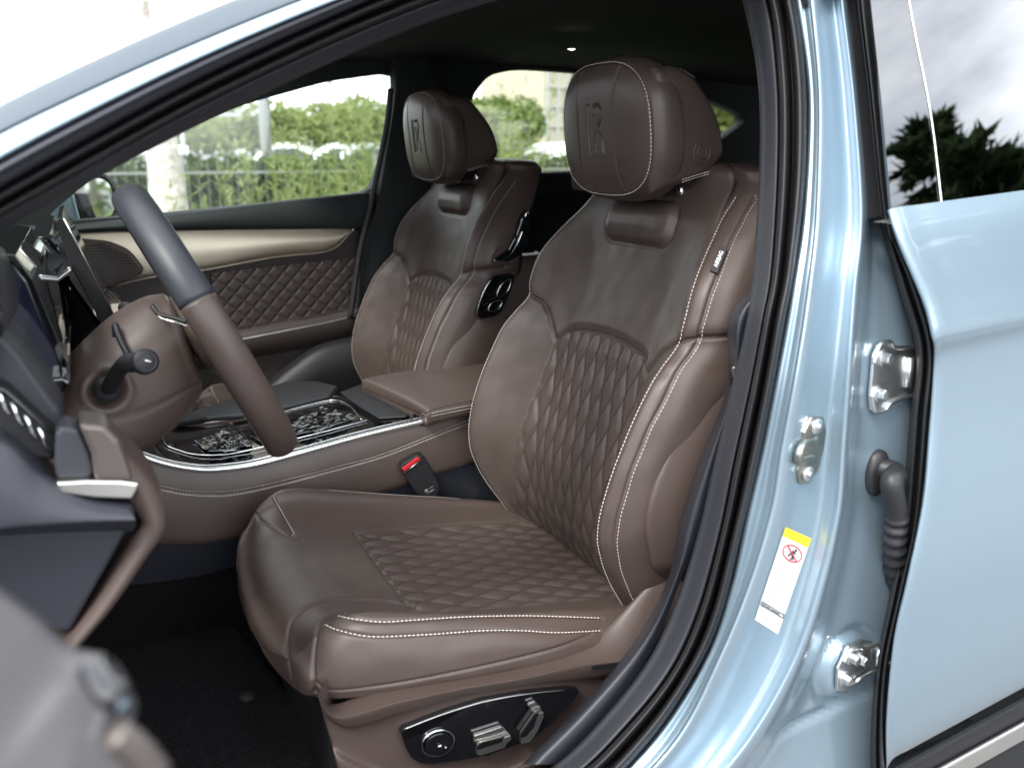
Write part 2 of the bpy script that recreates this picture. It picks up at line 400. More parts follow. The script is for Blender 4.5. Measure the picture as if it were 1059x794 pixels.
for sgn in (-1, 1):
    P, Nn = cs_.drop([(x, YC+sgn*float(cq_w(x)), .9) for x in np.linspace(FQ, .08, 30)], (0, 0, -1)); cs_.groove(P, .003, .003)
# near side bolster lines and front corner seams, mirrored to the far side
def mirror(P): Q = np.array(P); Q[:, 1] = 2*YC - Q[:, 1]; return Q
S1, n1 = cs_.px([(349, 637), (365, 640), (395, 643), (430, 641), (480, 638), (520, 637), (560, 637), (622, 639)], 140)
S2, n2 = cs_.px([(336, 646), (352, 652), (385, 658), (440, 656), (500, 652), (540, 652), (575, 654), (621, 652)], 140)
CA, _ = cs_.px([(431, 628), (425, 626), (400, 621), (377, 619.5), (346, 620), (321, 626), (304, 638), (298, 652), (297, 674), (301, 700)], 120)
CB, _ = cs_.px([(356, 634), (348, 635), (338, 640), (329, 650), (325, 670), (324, 692), (326, 715)], 90)
for Q in (S1, S2): cs_.groove(Q, .002, .003)
for Q in (CA, CB): cs_.groove(Q, .0035, .0028)
CL, _ = cs_.px([(326, 706), (345, 714), (400, 708), (460, 697), (520, 684), (575, 670), (612, 655)], 120); cs_.groove(CL, .0028, .0022)
mS, mn = mirror(S1), n1*np.array((1, -1, 1)); mA = mirror(CA); mB = mirror(CB)
cs_.groove(mS, .002, .003); cs_.groove(mB, .0022, .0026)
uv = arc_uv(cs_.A)
cush = grid('cushion', cs_.A, 'leather', seat, cv=True, uv=uv)
for P_, N_, r_ in ((S1, n1, .0010), (S2, n2, .0010), (mS, mn, .0007)):
    acc = Acc(); stitches(acc, P_, N_, .0042, .0016, r_, .0006); acc.build('bolster_stitching', 'white_thread', cush, True)
cs_.rebvh(); acc = Acc()
for P, Nn in quilt_lines(cs_, lambda a, b: abs(a) < cq_w(b-.01)-.002 and b-.01 > FQ+.002, (0, 0, -1), lambda a, b: np.array((b-.01, YC+a, .62)), .17, FQ+.01, .05, .034, .078):
    stitches(acc, P, Nn, .0026, .0016, .0007, .0004)
acc.build('quilt_stitching', 'dark_thread', cush, True)

# ---- headrest
hr = mk('headrest', [(0, 0, 0), (0.001, 0, 0), (0, .001, 0)], [(0, 1, 2)], 'leather', seat); bpy.data.objects.remove(hr)
def rrect(n, a, b, p=3.2, drop=0):
    th = np.linspace(0, 2*PI, n, endpoint=False); c, s = np.cos(th), np.sin(th)
    return np.sign(c)*np.abs(c)**(2/p)*a, np.sign(s)*np.abs(s)**(2/p)*b
HZ = 1.300
def hring(x, a, b, z0=0, p=2.95, taper=.06, lean=-.10):
    y, z = rrect(48, a, b, p); y = y*(1 - taper*np.maximum(z/b, 0)**2); zz_ = z + z0
    return np.stack([x + lean*zz_, y, zz_ + HZ], 1)
rg = [hring(.012, .0003, .0003), hring(.012, .05, .035, 0, 2.4), hring(.016, .095, .070, 0, 2.8), hring(.026, .122, .094), hring(.030, .128, .0985), hring(.044, .1365, .105), hring(.062, .1385, .107), hring(.078, .133, .103), hring(.084, .115, .09), hring(.086, .0003, .0003)]
hs = Surf(loft(np.array(rg) + np.array((0, YC, 0)), 330, 330, closed_v=True), True, None)
for sgn in (-1, 1):
    P, Nn = hs.drop([(0, YC+sgn*(.050+.9*(z-1.3)**2), z) for z in np.linspace(1.214, 1.385, 30)], (1, 0, 0)); hs.groove(P, .0028, .0026)
th = np.linspace(0, 2*PI, 90, endpoint=False); sl = hring(.028, .1255, .0962)[:, :] + np.array((0, YC, 0)); sl = smooth_path(sl, 200, True)
P = []
for q in sl:
    h = hs.bvh.find_nearest(Vector(q)); P.append(np.array(h[0]))
HL = np.array(P); hs.groove(np.vstack([HL, HL[:1]]), .0022, .0026)
# debossed emblem: a bar and a looped leg
em = [[(0, .026), (0, -.030)], [(.004, .026), (.004, -.030)], [(-.012, .025), (-.024, .026), (-.030, .018), (-.027, .007), (-.017, -.004), (-.011, -.018), (-.010, -.028)], [(-.011, .013), (-.017, 0), (-.027, -.014), (-.030, -.030)]]
hs.groove(np.vstack([hs.drop([(0, YC + .016 + y*1.2, HZ+.004 + z*1.2) for y, z in s_], (1, 0, 0), 60)[0] for s_ in em]), .0045, .0021, raw=True)
hd = grid('headrest', hs.A, 'leather', seat, cv=True)
hs.rebvh()
nrm = np.array([np.array(hs.bvh.find_nearest(Vector(q))[1]) for q in HL]); cc = HL.mean(0) + (.05, 0, 0); nrm = np.array([n_ if np.dot(n_, q-cc) > 0 else -n_ for n_, q in zip(nrm, HL)])
acc = Acc(); stitches(acc, np.vstack([HL, HL[:1]]), np.vstack([nrm, nrm[:1]]), .0040, .0017, .0009, .0006)
acc.build('face_stitching', 'white_thread', hd, True); acc = Acc()
# rear body of the headrest (narrower block leaning back)
prof = [(.055, 1.212), (.10, 1.222), (.145, 1.238), (.165, 1.256), (.168, 1.275), (.155, 1.315), (.128, 1.352), (.100, 1.378), (.070, 1.388), (.045, 1.385)]
pp = smooth_path([(x, 0, z) for x, z in prof], 60); cen = np.array((.085, 0, 1.30)); secs = []
for y, s in ((-.128, .0015), (-.127, .55), (-.124, .80), (-.118, .92), (-.105, .985), (-.06, 1.0), (0, 1.005), (.06, 1.0), (.105, .985), (.118, .92), (.124, .80), (.127, .55), (.128, .0015)):
    full = np.vstack([pp, [(.03, 0, 1.38), (.03, 0, 1.22)]]); q = cen + (full-cen)*(s, 1, s); q[:, 1] = YC + y; secs.append(q)
rb = grid('rear_block', loft(secs, 90, 90, closed_v=True), 'leather', hd, cv=True)
for yv in (.1275,):
    for r_, rr in ((.0145, .0012), (.0085, .0010)):
        tt = np.linspace(0, 2*PI, 40, endpoint=False); cpt = np.array((.118, YC-.1275, 1.268))
        pth = np.stack([cpt[0]+r_*np.cos(tt), np.full(40, cpt[1]), cpt[2]+r_*1.15*np.sin(tt)], 1); 
        if r_ > .01: tube('adjuster_button', pth, rr, 'leather', hd, 8, True)
        else: tube('adjuster_button', pth, rr, 'leather', hd, 8, True)
for dz, x0 in ((.0, .058), (.0035, .058)):
    P = np.array([(x, YC-.1262+.0+(x-.06)*0, 1.2185+dz+(x-.055)*.235) for x in np.linspace(.085, .150, 30)]); stitches(acc, P, np.tile((0, -1, 0), (30, 1)), .0038, .0012, .0008, .0006)
acc.build('side_stitching', 'white_thread', hd, True); acc = Acc()
for dy in (0, .005):
    P = np.array([(x, YC-.108+dy, 1.3905-(x-.06)*.26-(x-.06)**2*2) for x in np.linspace(.085, .115, 12)]); stitches(acc, P, np.tile((0, 0, 1), (12, 1)), .0038, .0014, .0008, .0008)
acc.build('top_stitching', 'white_thread', hd, True)
acc = Acc()
for sgn in (-1, 1):
    tube('headrest_post', [(.118, YC+sgn*.075, 1.225), (.125, YC+sgn*.075, 1.255-.05), (.150, YC+sgn*.075, 1.15)], .0065, 'chrome', seat, 12)
    q = [(.134, YC+sgn*.075, 1.215), (.137, YC+sgn*.075, 1.236)]; tube('post_guide', q, .015, 'black', seat, 16)

# ================================================================ MORE MATERIALS
M['paint'] = material('light_blue_paint', (.29, .385, .455), .33, metal=.55, coat=1, coatr=.04, bump=('noise', 1500, .0001, .15))
M['guttertrim'] = material('blue_grey_trim', (.040, .058, .074), .6)
M['sealgrey'] = material('dark_grey_weatherstrip', (.050, .053, .064), .5)
M['brightstrip'] = material('bright_satin_strip', (.95, .95, .93), .2, metal=.85)
M['screen'] = material('screen_glass', (.01, .014, .03), .08, coat=1)
M['slate'] = material('slate_plastic', (.022, .024, .032), .45, bump=('noise', 900, .0003, .5), var=.05)
M['beige'] = material('champagne_metal', (.50, .45, .36), .34, metal=.8, bump=('noise', 260, .0002, .3), var=.05, vscale=20)
M['darkleather'] = material('dark_brown_leather', (.042, .030, .027), .5, bump=('smooth', 420, .0006, .5), var=.08)
M['zinc'] = material('zinc_steel', (.68, .70, .70), .34, metal=1, bump=('noise', 220, .0004, .4), var=.15, vscale=60)
M['yellow'] = material('yellow_vinyl', (.85, .62, .02), .45)
M['redprint'] = material('red_print', (.6, .06, .06), .5)
M['blackprint'] = material('black_print', (.03, .03, .03), .5)
def glass_mat(name, tint=(1, 1, 1), refl=1.0):
    m = bpy.data.materials.new(name); m.use_nodes = True; t = m.node_tree; t.nodes.clear()
    o = t.nodes.new('ShaderNodeOutputMaterial'); a = t.nodes.new('ShaderNodeBsdfTransparent'); g = t.nodes.new('ShaderNodeBsdfGlossy'); f = t.nodes.new('ShaderNodeFresnel'); x = t.nodes.new('ShaderNodeMixShader')
    a.inputs[0].default_value = (*tint, 1); g.inputs['Roughness'].default_value = .0; f.inputs[0].default_value = 1.5
    ml = t.nodes.new('ShaderNodeMath'); ml.operation = 'MULTIPLY'; ml.inputs[1].default_value = refl; ml.use_clamp = True
    t.links.new(f.outputs[0], ml.inputs[0]); t.links.new(ml.outputs[0], x.inputs[0]); t.links.new(a.outputs[0], x.inputs[1]); t.links.new(g.outputs[0], x.inputs[2]); t.links.new(x.outputs[0], o.inputs[0])
    return m
M['glass'] = glass_mat('window_glass', (.92, .95, .93)); M['tint'] = glass_mat('tinted_glass', (.04, .045, .05), 3.2)
M['reartint'] = glass_mat('rear_window_glass', (.90, .92, .86))
M['film'] = glass_mat('clear_film', (.93, .95, .93), 1.3)

def dpt(Yf, pts, iters=4):
    """photo points on a body side surface whose depth Y depends on height"""
    out = []
    for (x, y), Y0 in zip(pts, Yf):
        Yv = Y0
        for _ in range(iters):
            p = at(x, y, Y=Yv); Yv = Y0 + max(0, p[2]-1.08)*.30
        out.append(at(x, y, Y=Yv))
    return out
def interp_px(pts, ys):
    p = sorted(pts, key=lambda q: q[1]); return [(float(np.interp(y, [q[1] for q in p], [q[0] for q in p])), y) for y in ys]

# ================================================================ CAR BODY
car = thing('car_body', 'light blue car body around the open front doorway, with black rubber seal and dark ceiling', 'car', (0, .8, .2))
Ti = [(-160, 345), (-80, 290), (0, 240), (100, 184), (200, 132), (300, 84), (400, 40), (487, 8), (600, -22), (700, -38), (745, -40), (762, -20), (771, 12), (781, 60), (786, 113), (785, 190), (779, 280), (772, 330), (757, 400), (738, 480), (722, 550), (700, 620), (672, 680), (630, 735), (575, 790), (480, 850), (350, 900)]
Si = [(-160, 322), (-80, 272), (0, 224), (100, 168), (200, 113), (300, 64), (400, 20), (487, -12), (600, -45), (700, -62), (760, -62), (784, -30), (797, 12), (803, 60), (806, 113), (805, 190), (799, 280), (790, 330), (777, 400), (760, 480), (746, 550), (724, 630), (696, 692), (652, 748), (592, 806), (490, 868), (350, 920)]
So = [(-160, 292), (-80, 243), (0, 196), (100, 140), (200, 86), (300, 38), (400, -6), (487, -38), (600, -72), (705, -92), (780, -88), (812, -40), (826, 12), (833, 60), (836, 113), (834, 190), (823, 280), (813, 330), (801, 400), (785, 480), (768, 550), (746, 640), (716, 703), (670, 770), (606, 832), (498, 896), (350, 950)]
n = len(Ti)
def mixpx(a, b, f): return [((1-f)*p[0]+f*q[0], (1-f)*p[1]+f*q[1]) for p, q in zip(a, b)]
def col(pts, Y): return dpt([Y]*len(pts), pts)
inn = [((p[0]-s[0])*.9+p[0], (p[1]-s[1])*.9+p[1]) for p, s in zip(Ti, Si)]
cT = [col(Ti, .20), col(Ti, .135), col(mixpx(Ti, Si, .3), .115), col(mixpx(Ti, Si, .85), .085), col(Si, .10)]
A_ = np.array(cT).transpose(1, 0, 2)
grid('opening_trim', loft(A_, 220, 24), 'dark', car)
cS = [col(mixpx(Si, So, -.02), .11), col(mixpx(Si, So, .03), .075), col(mixpx(Si, So, .16), .052), col(mixpx(Si, So, .33), .056), col(mixpx(Si, So, .44), .078), col(mixpx(Si, So, .50), .080), col(mixpx(Si, So, .60), .042), col(mixpx(Si, So, .78), .034), col(mixpx(Si, So, .95), .048), col(mixpx(Si, So, 1.02), .075)]
grid('door_seal', loft(np.array(cS).transpose(1, 0, 2), 240, 44), 'rubber', car)
# front pillar and roof rail, painted
k = 13
P1 = [(-160, 268), (-80, 217), (0, 168), (100, 115), (200, 66), (300, 22), (400, -18), (487, -50), (600, -84), (710, -108), (800, -120), (850, -90), (880, -30)]
P2 = [(-160, 236), (-80, 184), (0, 137), (100, 89), (200, 45), (300, 4), (400, -34), (487, -66), (600, -100), (715, -126), (815, -140), (900, -140), (980, -100)]
P3 = [(-160, 205), (-80, 155), (0, 110), (100, 62), (200, 18), (300, -22), (400, -60), (487, -90), (600, -124), (720, -150), (820, -166), (930, -170), (1040, -140)]
So2 = So[:k]
cP = [col(mixpx(P1, So2, 1.05), .08), col(mixpx(P1, So2, .9), .05), col(mixpx(P1, So2, .45), .035), col(P1, .015), col(mixpx(P1, P2, .2), .0), col(mixpx(P1, P2, .85), .008), col(P2, .02), col(mixpx(P2, P3, .6), .05), col(P3, .085), col(mixpx(P2, P3, 1.15), .13)]
grid('front_pillar_and_roof_rail', loft(np.array(cP).transpose(1, 0, 2), 160, 60), 'paint', car)
cR = [col(mixpx(P2, P3, .0), .025), col(mixpx(P2, P3, .04), .012), col(mixpx(P2, P3, .5), .034), col(mixpx(P2, P3, .95), .066), col(mixpx(P2, P3, 1.06), .10)]
grid('pillar_outer_trim', loft(np.array(cR).transpose(1, 0, 2), 160, 24), 'guttertrim', car)
cR = [col(mixpx(P1, So2, -.02), .030), col(mixpx(P1, So2, .04), .008), col(mixpx(P1, So2, .3), .002), col(mixpx(P1, So2, .55), .016), col(mixpx(P1, So2, .8), .026), col(mixpx(P1, So2, 1.02), .06)]
grid('pillar_weatherstrip', loft(np.array(cR).transpose(1, 0, 2), 160, 30), 'sealgrey', car)
# ---- centre pillar, painted
ys = [-70, 0, 100, 220, 300, 382, 464, 529, 605, 681, 764, 850]
b0 = [814, 823, 836, 831, 819, 804, 788, 773, 756, 729, 676, 592]
b1 = [832, 840, 848, 846, 838, 826, 811, 801, 777, 745, 703, 625]
b2 = [850, 856, 866, 870, 862, 850, 838, 828, 808, 780, 734, 665]
b3 = [863, 870, 882, 890, 883, 877, 871, 866, 849, 823, 776, 705]
b4 = [872, 878, 890, 901, 899, 893, 888, 883, 869, 848, 812, 750]
b5 = [880, 886, 897, 912, 934, 948, 946, 944, 940, 930, 915, 905]
def brow(f0, f1, f, Y): return col([((1-f)*x+f*x2, y) for x, x2, y in zip(f0, f1, ys)], Y)
cB = [brow(b0, b1, -.3, .10), brow(b0, b1, 0, .052), brow(b0, b1, .55, .040), brow(b0, b1, .85, .016), brow(b1, b2, .2, .014), brow(b1, b2, .8, .026), brow(b2, b3, .45, .026), brow(b2, b3, .82, .012), brow(b3, b4, .0, .000), brow(b3, b4, .35, .006), brow(b3, b4, .9, .038), brow(b4, b5, .3, .046), brow(b4, b5, .9, .050), brow(b4, b5, 1.0, .07), brow(b4, b5, 1.02, .20)]
pillar_surf = Surf(loft(np.array(cB).transpose(1, 0, 2), 200, 130), False, None)
if pillar_surf.N[100, 60, 1] > 0: pillar_surf.N = -pillar_surf.N
hinge2 = at(872, 687, Y=.05)
Q = pillar_surf.A; dd = np.sqrt(((Q-hinge2)**2)[..., (0, 2)].sum(-1)/1.0)
pillar_surf.disp(.010*sstep(-np.abs(dd-.052), -.010, 0)*sstep(Q[..., 0], hinge2[0]-.2, hinge2[0]-.02) - .006*sstep(-dd, -.045, -.038))
rl = np.array([at(x, y, Y=.05) for x, y in resample(np.array([(770, 800, 0), (796, 757, 0), (846, 735, 0), (898, 712, 0)], float), 3)[:, :2]])
D_ = dist_to(Q.reshape(-1, 3)[:, (0, 2)][:, [0, 1]].repeat(1, 1) if False else np.c_[Q.reshape(-1, 3)[:, 0], np.zeros(Q[..., 0].size), Q.reshape(-1, 3)[:, 2]], np.c_[rl[:, 0], np.zeros(len(rl)), rl[:, 2]])
pillar_surf.disp(.007*np.exp(-(D_.reshape(Q.shape[:2])/.006)**2)); pillar_surf.rebvh()
pill = grid('centre_pillar', pillar_surf.A, 'paint', car)
def on_pillar(x, y, lift=0):
    h = pillar_surf.hit(EYE, ray(x, y)); return (h[0] + h[1]*lift, h[1]) if h else (at(x, y, Y=.04), np.array((0, -1., 0)))
# striker on the pillar
def frame_at(x, y, upvec=(0, 0, 1)):
    p, nn = on_pillar(x, y); nn = nn/np.linalg.norm(nn); u = np.array(upvec, float); u -= nn*np.dot(u, nn); u /= np.linalg.norm(u); r_ = np.cross(u, nn); return p, nn, u, r_
def plate(acc, P0, nn, u, r_, outline, th, lift=.0): acc.prism([P0 + r_*a + u*b + nn*lift for a, b in outline], nn*th)
p, nn, u, r_ = frame_at(836, 464)
if np.dot(r_, (1, 0, 0)) < 0: r_ = -r_
u = u*math.cos(R(8)) + r_*math.sin(R(8))*1; r_ = np.cross(nn, u); r_ = r_ if r_[0] > 0 else -r_
M['dullsteel'] = material('dull_steel', (.36, .36, .32), .32, metal=1, bump=('noise', 220, .0004, .4), var=.15, vscale=60)
acc = Acc(); plate(acc, p, nn, u, r_, [(-.012, .040), (.010, .040), (.021, .022), (.023, 0), (.021, -.024), (.008, -.042), (-.010, -.041), (-.019, -.024), (-.017, 0), (-.020, .022)], .005)
st = acc.build('striker_plate', 'dullsteel', car); bevel(st, .0015)
sd3 = np.array((-.82, -.42, .05)); acc = Acc(); acc.tube(smooth_path([p+nn*.002+r_*.006+u*.012, p+sd3*.018+u*.011, p+sd3*.032+u*.008, p+sd3*.036, p+sd3*.032-u*.008, p+sd3*.018-u*.009, p+nn*.002+r_*.006-u*.010], 40), .0055, 12)
acc.build('striker_loop', 'dullsteel', st, True)
for s_ in (.029, -.029):
    acc = Acc(); q = p+u*s_+nn*.005; acc.tube([q, q+nn*.002, q+nn*.0035], .0095, 20, scale=[1, 1, .85]); acc.tube([q+nn*.003, q+nn*.0055], .0045, 6); acc.build('bolt', 'zinc', st, True)
# ceiling, far side, floor
def slab(name, pts, d, mat, parent, bw=0):
    a = Acc(); a.prism(pts, d); o = a.build(name, mat, parent); 
    if bw: bevel(o, bw)
    return o
hl = []
for x, z in ((-.40, 1.468), (-.2, 1.495), (.2, 1.51), (.7, 1.51), (1.3, 1.48), (2.0, 1.40), (2.25, 1.27)):
    hl.append([(x, .19, z-.03), (x, .20, z-.02), (x, .24, z-.01), (x, .4, z), (x, .8, z+.012), (x, 1.2, z), (x, 1.46, z), (x, 1.58, z-.006), (x, 1.64, z-.012)])
grid('headliner', loft(np.array(hl), 60, 40), 'headliner', car)
rf = []
for x, z in ((-.74, 1.335), (-.60, 1.41), (-.42, 1.475), (-.2, 1.525), (.2, 1.555), (.7, 1.555), (1.3, 1.53), (2.0, 1.46), (2.6, 1.20)):
    rf.append([(x, .17, z-.015), (x, .22, z-.005), (x, .5, z+.015), (x, .8, z+.025), (x, 1.2, z+.02), (x, 1.5, z+.01), (x, 1.71, z-.05)])
grid('roof_skin', loft(np.array(rf[2:]), 60, 40), 'paint', car)
grid('windscreen', loft(np.array([[(-1.3, .1, 1.0), (-1.32, .8, 1.03), (-1.3, 1.6, 1.0)]] + [[(r[0][0], .14, r[0][2]-.06), (r[3][0], r[3][1], r[0][2]-.035), (r[-1][0], r[-1][1], r[-1][2]-.03)] for i_, r in enumerate(rf[:3])]), 20, 20), 'glass', car)
# far side: inner panel round the windows
def farpx(pts, Y=1.64): return [tuple(at(x, y, Y=Y)) for x, y in pts]
def holed(name, outer, holes, d, mat, parent, bw=0):
    """flat wall (in an XZ plane) with window openings, filled and given depth"""
    bm = bmesh.new(); E_ = []
    Yv = outer[0][1]
    for loop in [outer] + holes:
        vs = [bm.verts.new((p[0], Yv, p[2])) for p in loop]; E_ += [bm.edges.new((vs[i], vs[(i+1) % len(vs)])) for i in range(len(vs))]
    bmesh.ops.triangle_fill(bm, use_beauty=True, use_dissolve=False, edges=E_)
    r = bmesh.ops.extrude_face_region(bm, geom=bm.faces[:]); vs = [v for v in r['geom'] if isinstance(v, bmesh.types.BMVert)]
    bmesh.ops.translate(bm, vec=(0, d, 0), verts=vs); bmesh.ops.recalc_face_normals(bm, faces=bm.faces)
    me = bpy.data.meshes.new(name); o_ = Vector(origin_of(parent)) if parent else Vector((0, 0, 0)); bmesh.ops.translate(bm, vec=-o_, verts=bm.verts); bm.to_mesh(me); bm.free(); me.materials.append(M[mat])
    o = bpy.data.objects.new(name, me); C.objects.link(o); o.parent = parent
    if bw: bevel(o, bw, 2, 25)
    return o
def rnd(pts, n=8, r=.25):
    """round the corners of a closed outline"""
    P = np.array(pts, float); out = []
    for i in range(len(P)):
        a, b, c = P[i-1], P[i], P[(i+1) % len(P)]; p0 = b+(a-b)*r; p2 = b+(c-b)*r
        for t in np.linspace(0, 1, n): out.append(tuple((1-t)**2*p0 + 2*t*(1-t)*b + t*t*p2))
    return out
W1 = rnd(farpx([(40, 231), (160, 222), (300, 208), (385, 199), (402, 148), (412.5, 95), (412, 79), (398, 76), (340, 84), (250, 109), (180, 137), (110, 172)], 1.64), 5, .22)
W2 = rnd(farpx([(490, 182), (540, 180), (690, 172), (690, 84), (600, 75), (540, 71), (505, 78), (486, 104)], 1.64), 5, .3)
W3 = rnd(farpx([(727, 100), (768, 118), (772, 126), (746, 145), (722, 148)], 1.64), 5, .25)
outer = [(-1.35, 1.64, .98), (-.70, 1.64, 1.32), (-.35, 1.64, 1.53), (2.2, 1.64, 1.53), (2.2, 1.64, .35), (.12, 1.64, .35), (.03, 1.64, 1.150), (-1.35, 1.64, 1.08)]
outer = [(-1.1, 1.64, 1.073), (-.70, 1.64, 1.32), (-.35, 1.64, 1.53), (2.2, 1.64, 1.53), (2.2, 1.64, .35), (.06, 1.64, .35), (.03, 1.64, 1.150), (-.5, 1.64, 1.098)]
M['farpillar'] = material('dark_pillar_trim', (.016, .021, .022), .75, bump=('noise', 500, .0005, .4))
W1b = [p for p in W1]
holed('far_side_trim', [(-1.1, 1.64, 1.0), (-.80, 1.64, 1.28), (-.35, 1.64, 1.53), (2.2, 1.64, 1.53), (2.2, 1.64, .35), (.05, 1.64, .35), (.05, 1.64, 1.0)], [W1, W2, W3], .05, 'farpillar', car, .004)
# far centre pillar trim, standing proud
fp = [(at(392, 20, Y=1.60), at(436, 20, Y=1.60)), (at(405, 80, Y=1.60), at(455, 80, Y=1.60)), (at(398, 150, Y=1.60), at(470, 150, Y=1.60)), (at(386, 215, Y=1.59), at(455, 215, Y=1.59)), (at(372, 260, Y=1.58), at(450, 260, Y=1.58)), (at(366, 330, Y=1.58), at(440, 330, Y=1.58)), (at(350, 420, Y=1.58), at(430, 420, Y=1.58))]
A_ = np.array([[(a[0]+.01, 1.645, a[2]), (a[0]+.012, a[1]+.015, a[2]), (a[0]+.025, a[1], a[2]), (b[0]-.02, b[1], b[2]), (b[0], b[1]+.03, b[2])] for a, b in fp])
grid('far_pillar_trim', loft(A_, 50, 24), 'farpillar', car)
tube('far_door_seal', smooth_path([at(404, 92, Y=1.585), at(400, 130, Y=1.585), at(388, 190, Y=1.58), at(383, 215, Y=1.575), at(372, 262, Y=1.572), at(362, 330, Y=1.57)], 50), .008, 'rubber', car, 10)
tub = Acc(); tub.add([(-1.5, .04, .38), (2.2, .04, .38), (2.2, 1.66, .38), (-1.5, 1.66, .38)], [(0, 1, 2, 3)])
fl = grid('floor_carpet', loft(np.array([[(x, y, .40 + (.02*math.sin(x*6+y*5))) for y in np.linspace(.06, 1.64, 8)] for x in np.linspace(-1.5, 2.2, 14)]), 80, 60), 'carpet', car, thick=.02)
slab('firewall', [(-1.32, .06, .39), (-1.32, 1.64, .39), (-1.22, 1.64, 1.06), (-1.22, .06, 1.06)], (-.04, 0, 0), 'carpet', car)
slab('underbody', [(-1.9, .06, .22), (2.6, .06, .22), (2.6, 1.66, .22), (-1.9, 1.66, .22)], (0, 0, .12), 'black', car)
slab('rear_bulkhead', [(2.05, .06, .39), (2.05, 1.64, .39), (2.15, 1.64, 1.12), (2.15, .06, 1.12)], (.04, 0, 0), 'headliner', car)
# near sill and inner lower side trim
grid('sill_trim', loft(np.array([[(x, .125, .40), (x, .12, .50), (x, .10, .535), (x, .06, .54)] for x in (-1.3, -.8, -.4, -.1)]), 30, 16), 'dark', car)
grid('sill', loft(np.array([[(x, .07, .52), (x, .02, .50), (x, .0, .46), (x, .01, .38), (x, .05, .33), (x, .12, .32)] for x in (-1.3, -.8, -.5, -.33)]), 30, 24), 'paint', car)
# pillar lower inner trim (behind the seat)
grid('pillar_inner_trim', loft(np.array([[at(x0, y, Y=.205), at(x0+6, y, Y=.15), at((x0*.4+x1*.6), y, Y=.135), at(x1, y, Y=.14)] for x0, x1, y in ((786, 794, 262), (777, 788, 296), (757, 780, 322), (752, 772, 345), (752, 762, 400), (722, 742, 480), (703, 727, 540), (690, 704, 600), (655, 678, 665), (600, 636, 730), (540, 580, 790))]), 60, 20), 'slate', car)
# small reading lamp on the ceiling
o = mk('ceiling_lamp', *(lambda c: ([(c[0]+.009*math.cos(a), c[1]+.006*math.sin(a), c[2]) for a in np.linspace(0, 2*PI, 12, endpoint=False)] + [(c[0], c[1], c[2]-.003)], [(i, (i+1) % 12, 12) for i in range(12)]))((.267, 1.025, 1.478)), material('lit_lamp', (1, 1, 1), .4, emis=((1, 1, 1), 3)), car)

# ================================================================ REAR DOOR, NEAR SIDE (closed)
rd = thing('rear_door', 'light blue rear door of the car, closed, its dark window mirroring a tree and the sky', 'car door', (.6, 0, .4))
lead = [(888, -70), (893, 0), (904, 100), (918, 232), (932, 262), (950, 300), (966, 362), (961, 430), (957, 483), (950, 545), (935, 610), (918, 690), (914, 770), (918, 850)]
inner = [(880, -70), (884, 0), (896, 100), (908, 215), (914, 245), (928, 300), (945, 362), (940, 430), (936, 483), (931, 545), (920, 610), (905, 690), (900, 770), (902, 850)]
# skin below the belt: rows from belt down, columns along X
zs = [1.205, 1.17, 1.10, 1.062, 1.048, 1.02, .95, .85, .75, .66, .53, .43, .375]
yz = [.012, .002, -.012, -.020, -.018, -.008, -.008, -.016, -.020, -.016, -.006, .014, .060]
def lead_x(z, Yv): ld3 = np.array([at(x+1.5, y, Y=Yv) for x, y in lead]); o_ = np.argsort(ld3[:, 2]); return float(np.interp(z, ld3[o_, 2], ld3[o_, 0]))
def rise(x, z): k = np.clip((z-.5)/.6, -.1, 1.15); return (.06*k + .11*(1-min(k, 1)))*(x-.06)
rowsD = []
for z, y in zip(zs, yz):
    xl = lead_x(z, y); xs = [xl+.040, xl+.006, xl+.012, xl+.05, xl+.15, .5, .8, 1.15]
    rowsD.append([(x, y + (.03 if i == 0 else .006 if i == 1 else 0) , z + rise(x, z)*(1 if i > 1 else 0)) for i, x in enumerate(xs)])
grid('door_skin', loft(np.array(rowsD), 160, 60), 'paint', rd)
sl_ = [col(mixpx(inner, lead, -.15), .09), col(mixpx(inner, lead, .15), .03), col(mixpx(inner, lead, .45), .018), col(mixpx(inner, lead, .55), .034), col(mixpx(inner, lead, .75), .004), col(mixpx(inner, lead, .98), .012), col(mixpx(inner, lead, 1.1), .05)]
grid('edge_seal', loft(np.array(sl_).transpose(1, 0, 2), 160, 40), 'rubber', rd)
def side_y(z): return .012 + max(0, z-1.16)*.36
def gp(x, y):   # photo point on the leaning glass plane
    Yv = .02
    for _ in range(6): p = at(x, y, Y=Yv); Yv = side_y(p[2])
    return p
# belt strip
bt = [(gp(917, 231), gp(925, 246)), (gp(972, 219), gp(980, 234)), (gp(1060, 201), gp(1068, 218)), (gp(1180, 172), gp(1185, 192)), (gp(1290, 140), gp(1290, 163))]
A_ = np.array([[a+(0, .02, 0), a-(0, .004, 0), a*.7+b*.3-(0, .009, 0), a*.2+b*.8-(0, .010, 0), b+(0, .004, 0)] for a, b in bt]); grid('belt_strip', loft(A_, 40, 12), 'brightstrip', rd)
tube('belt_gap', smooth_path([gp(926, 245)-(0, .004, 0), gp(981, 233.5)-(0, .004, 0), gp(1068, 216)-(0, .004, 0), gp(1185, 190)-(0, .004, 0)], 40), .0022, 'blackprint', rd, 8)
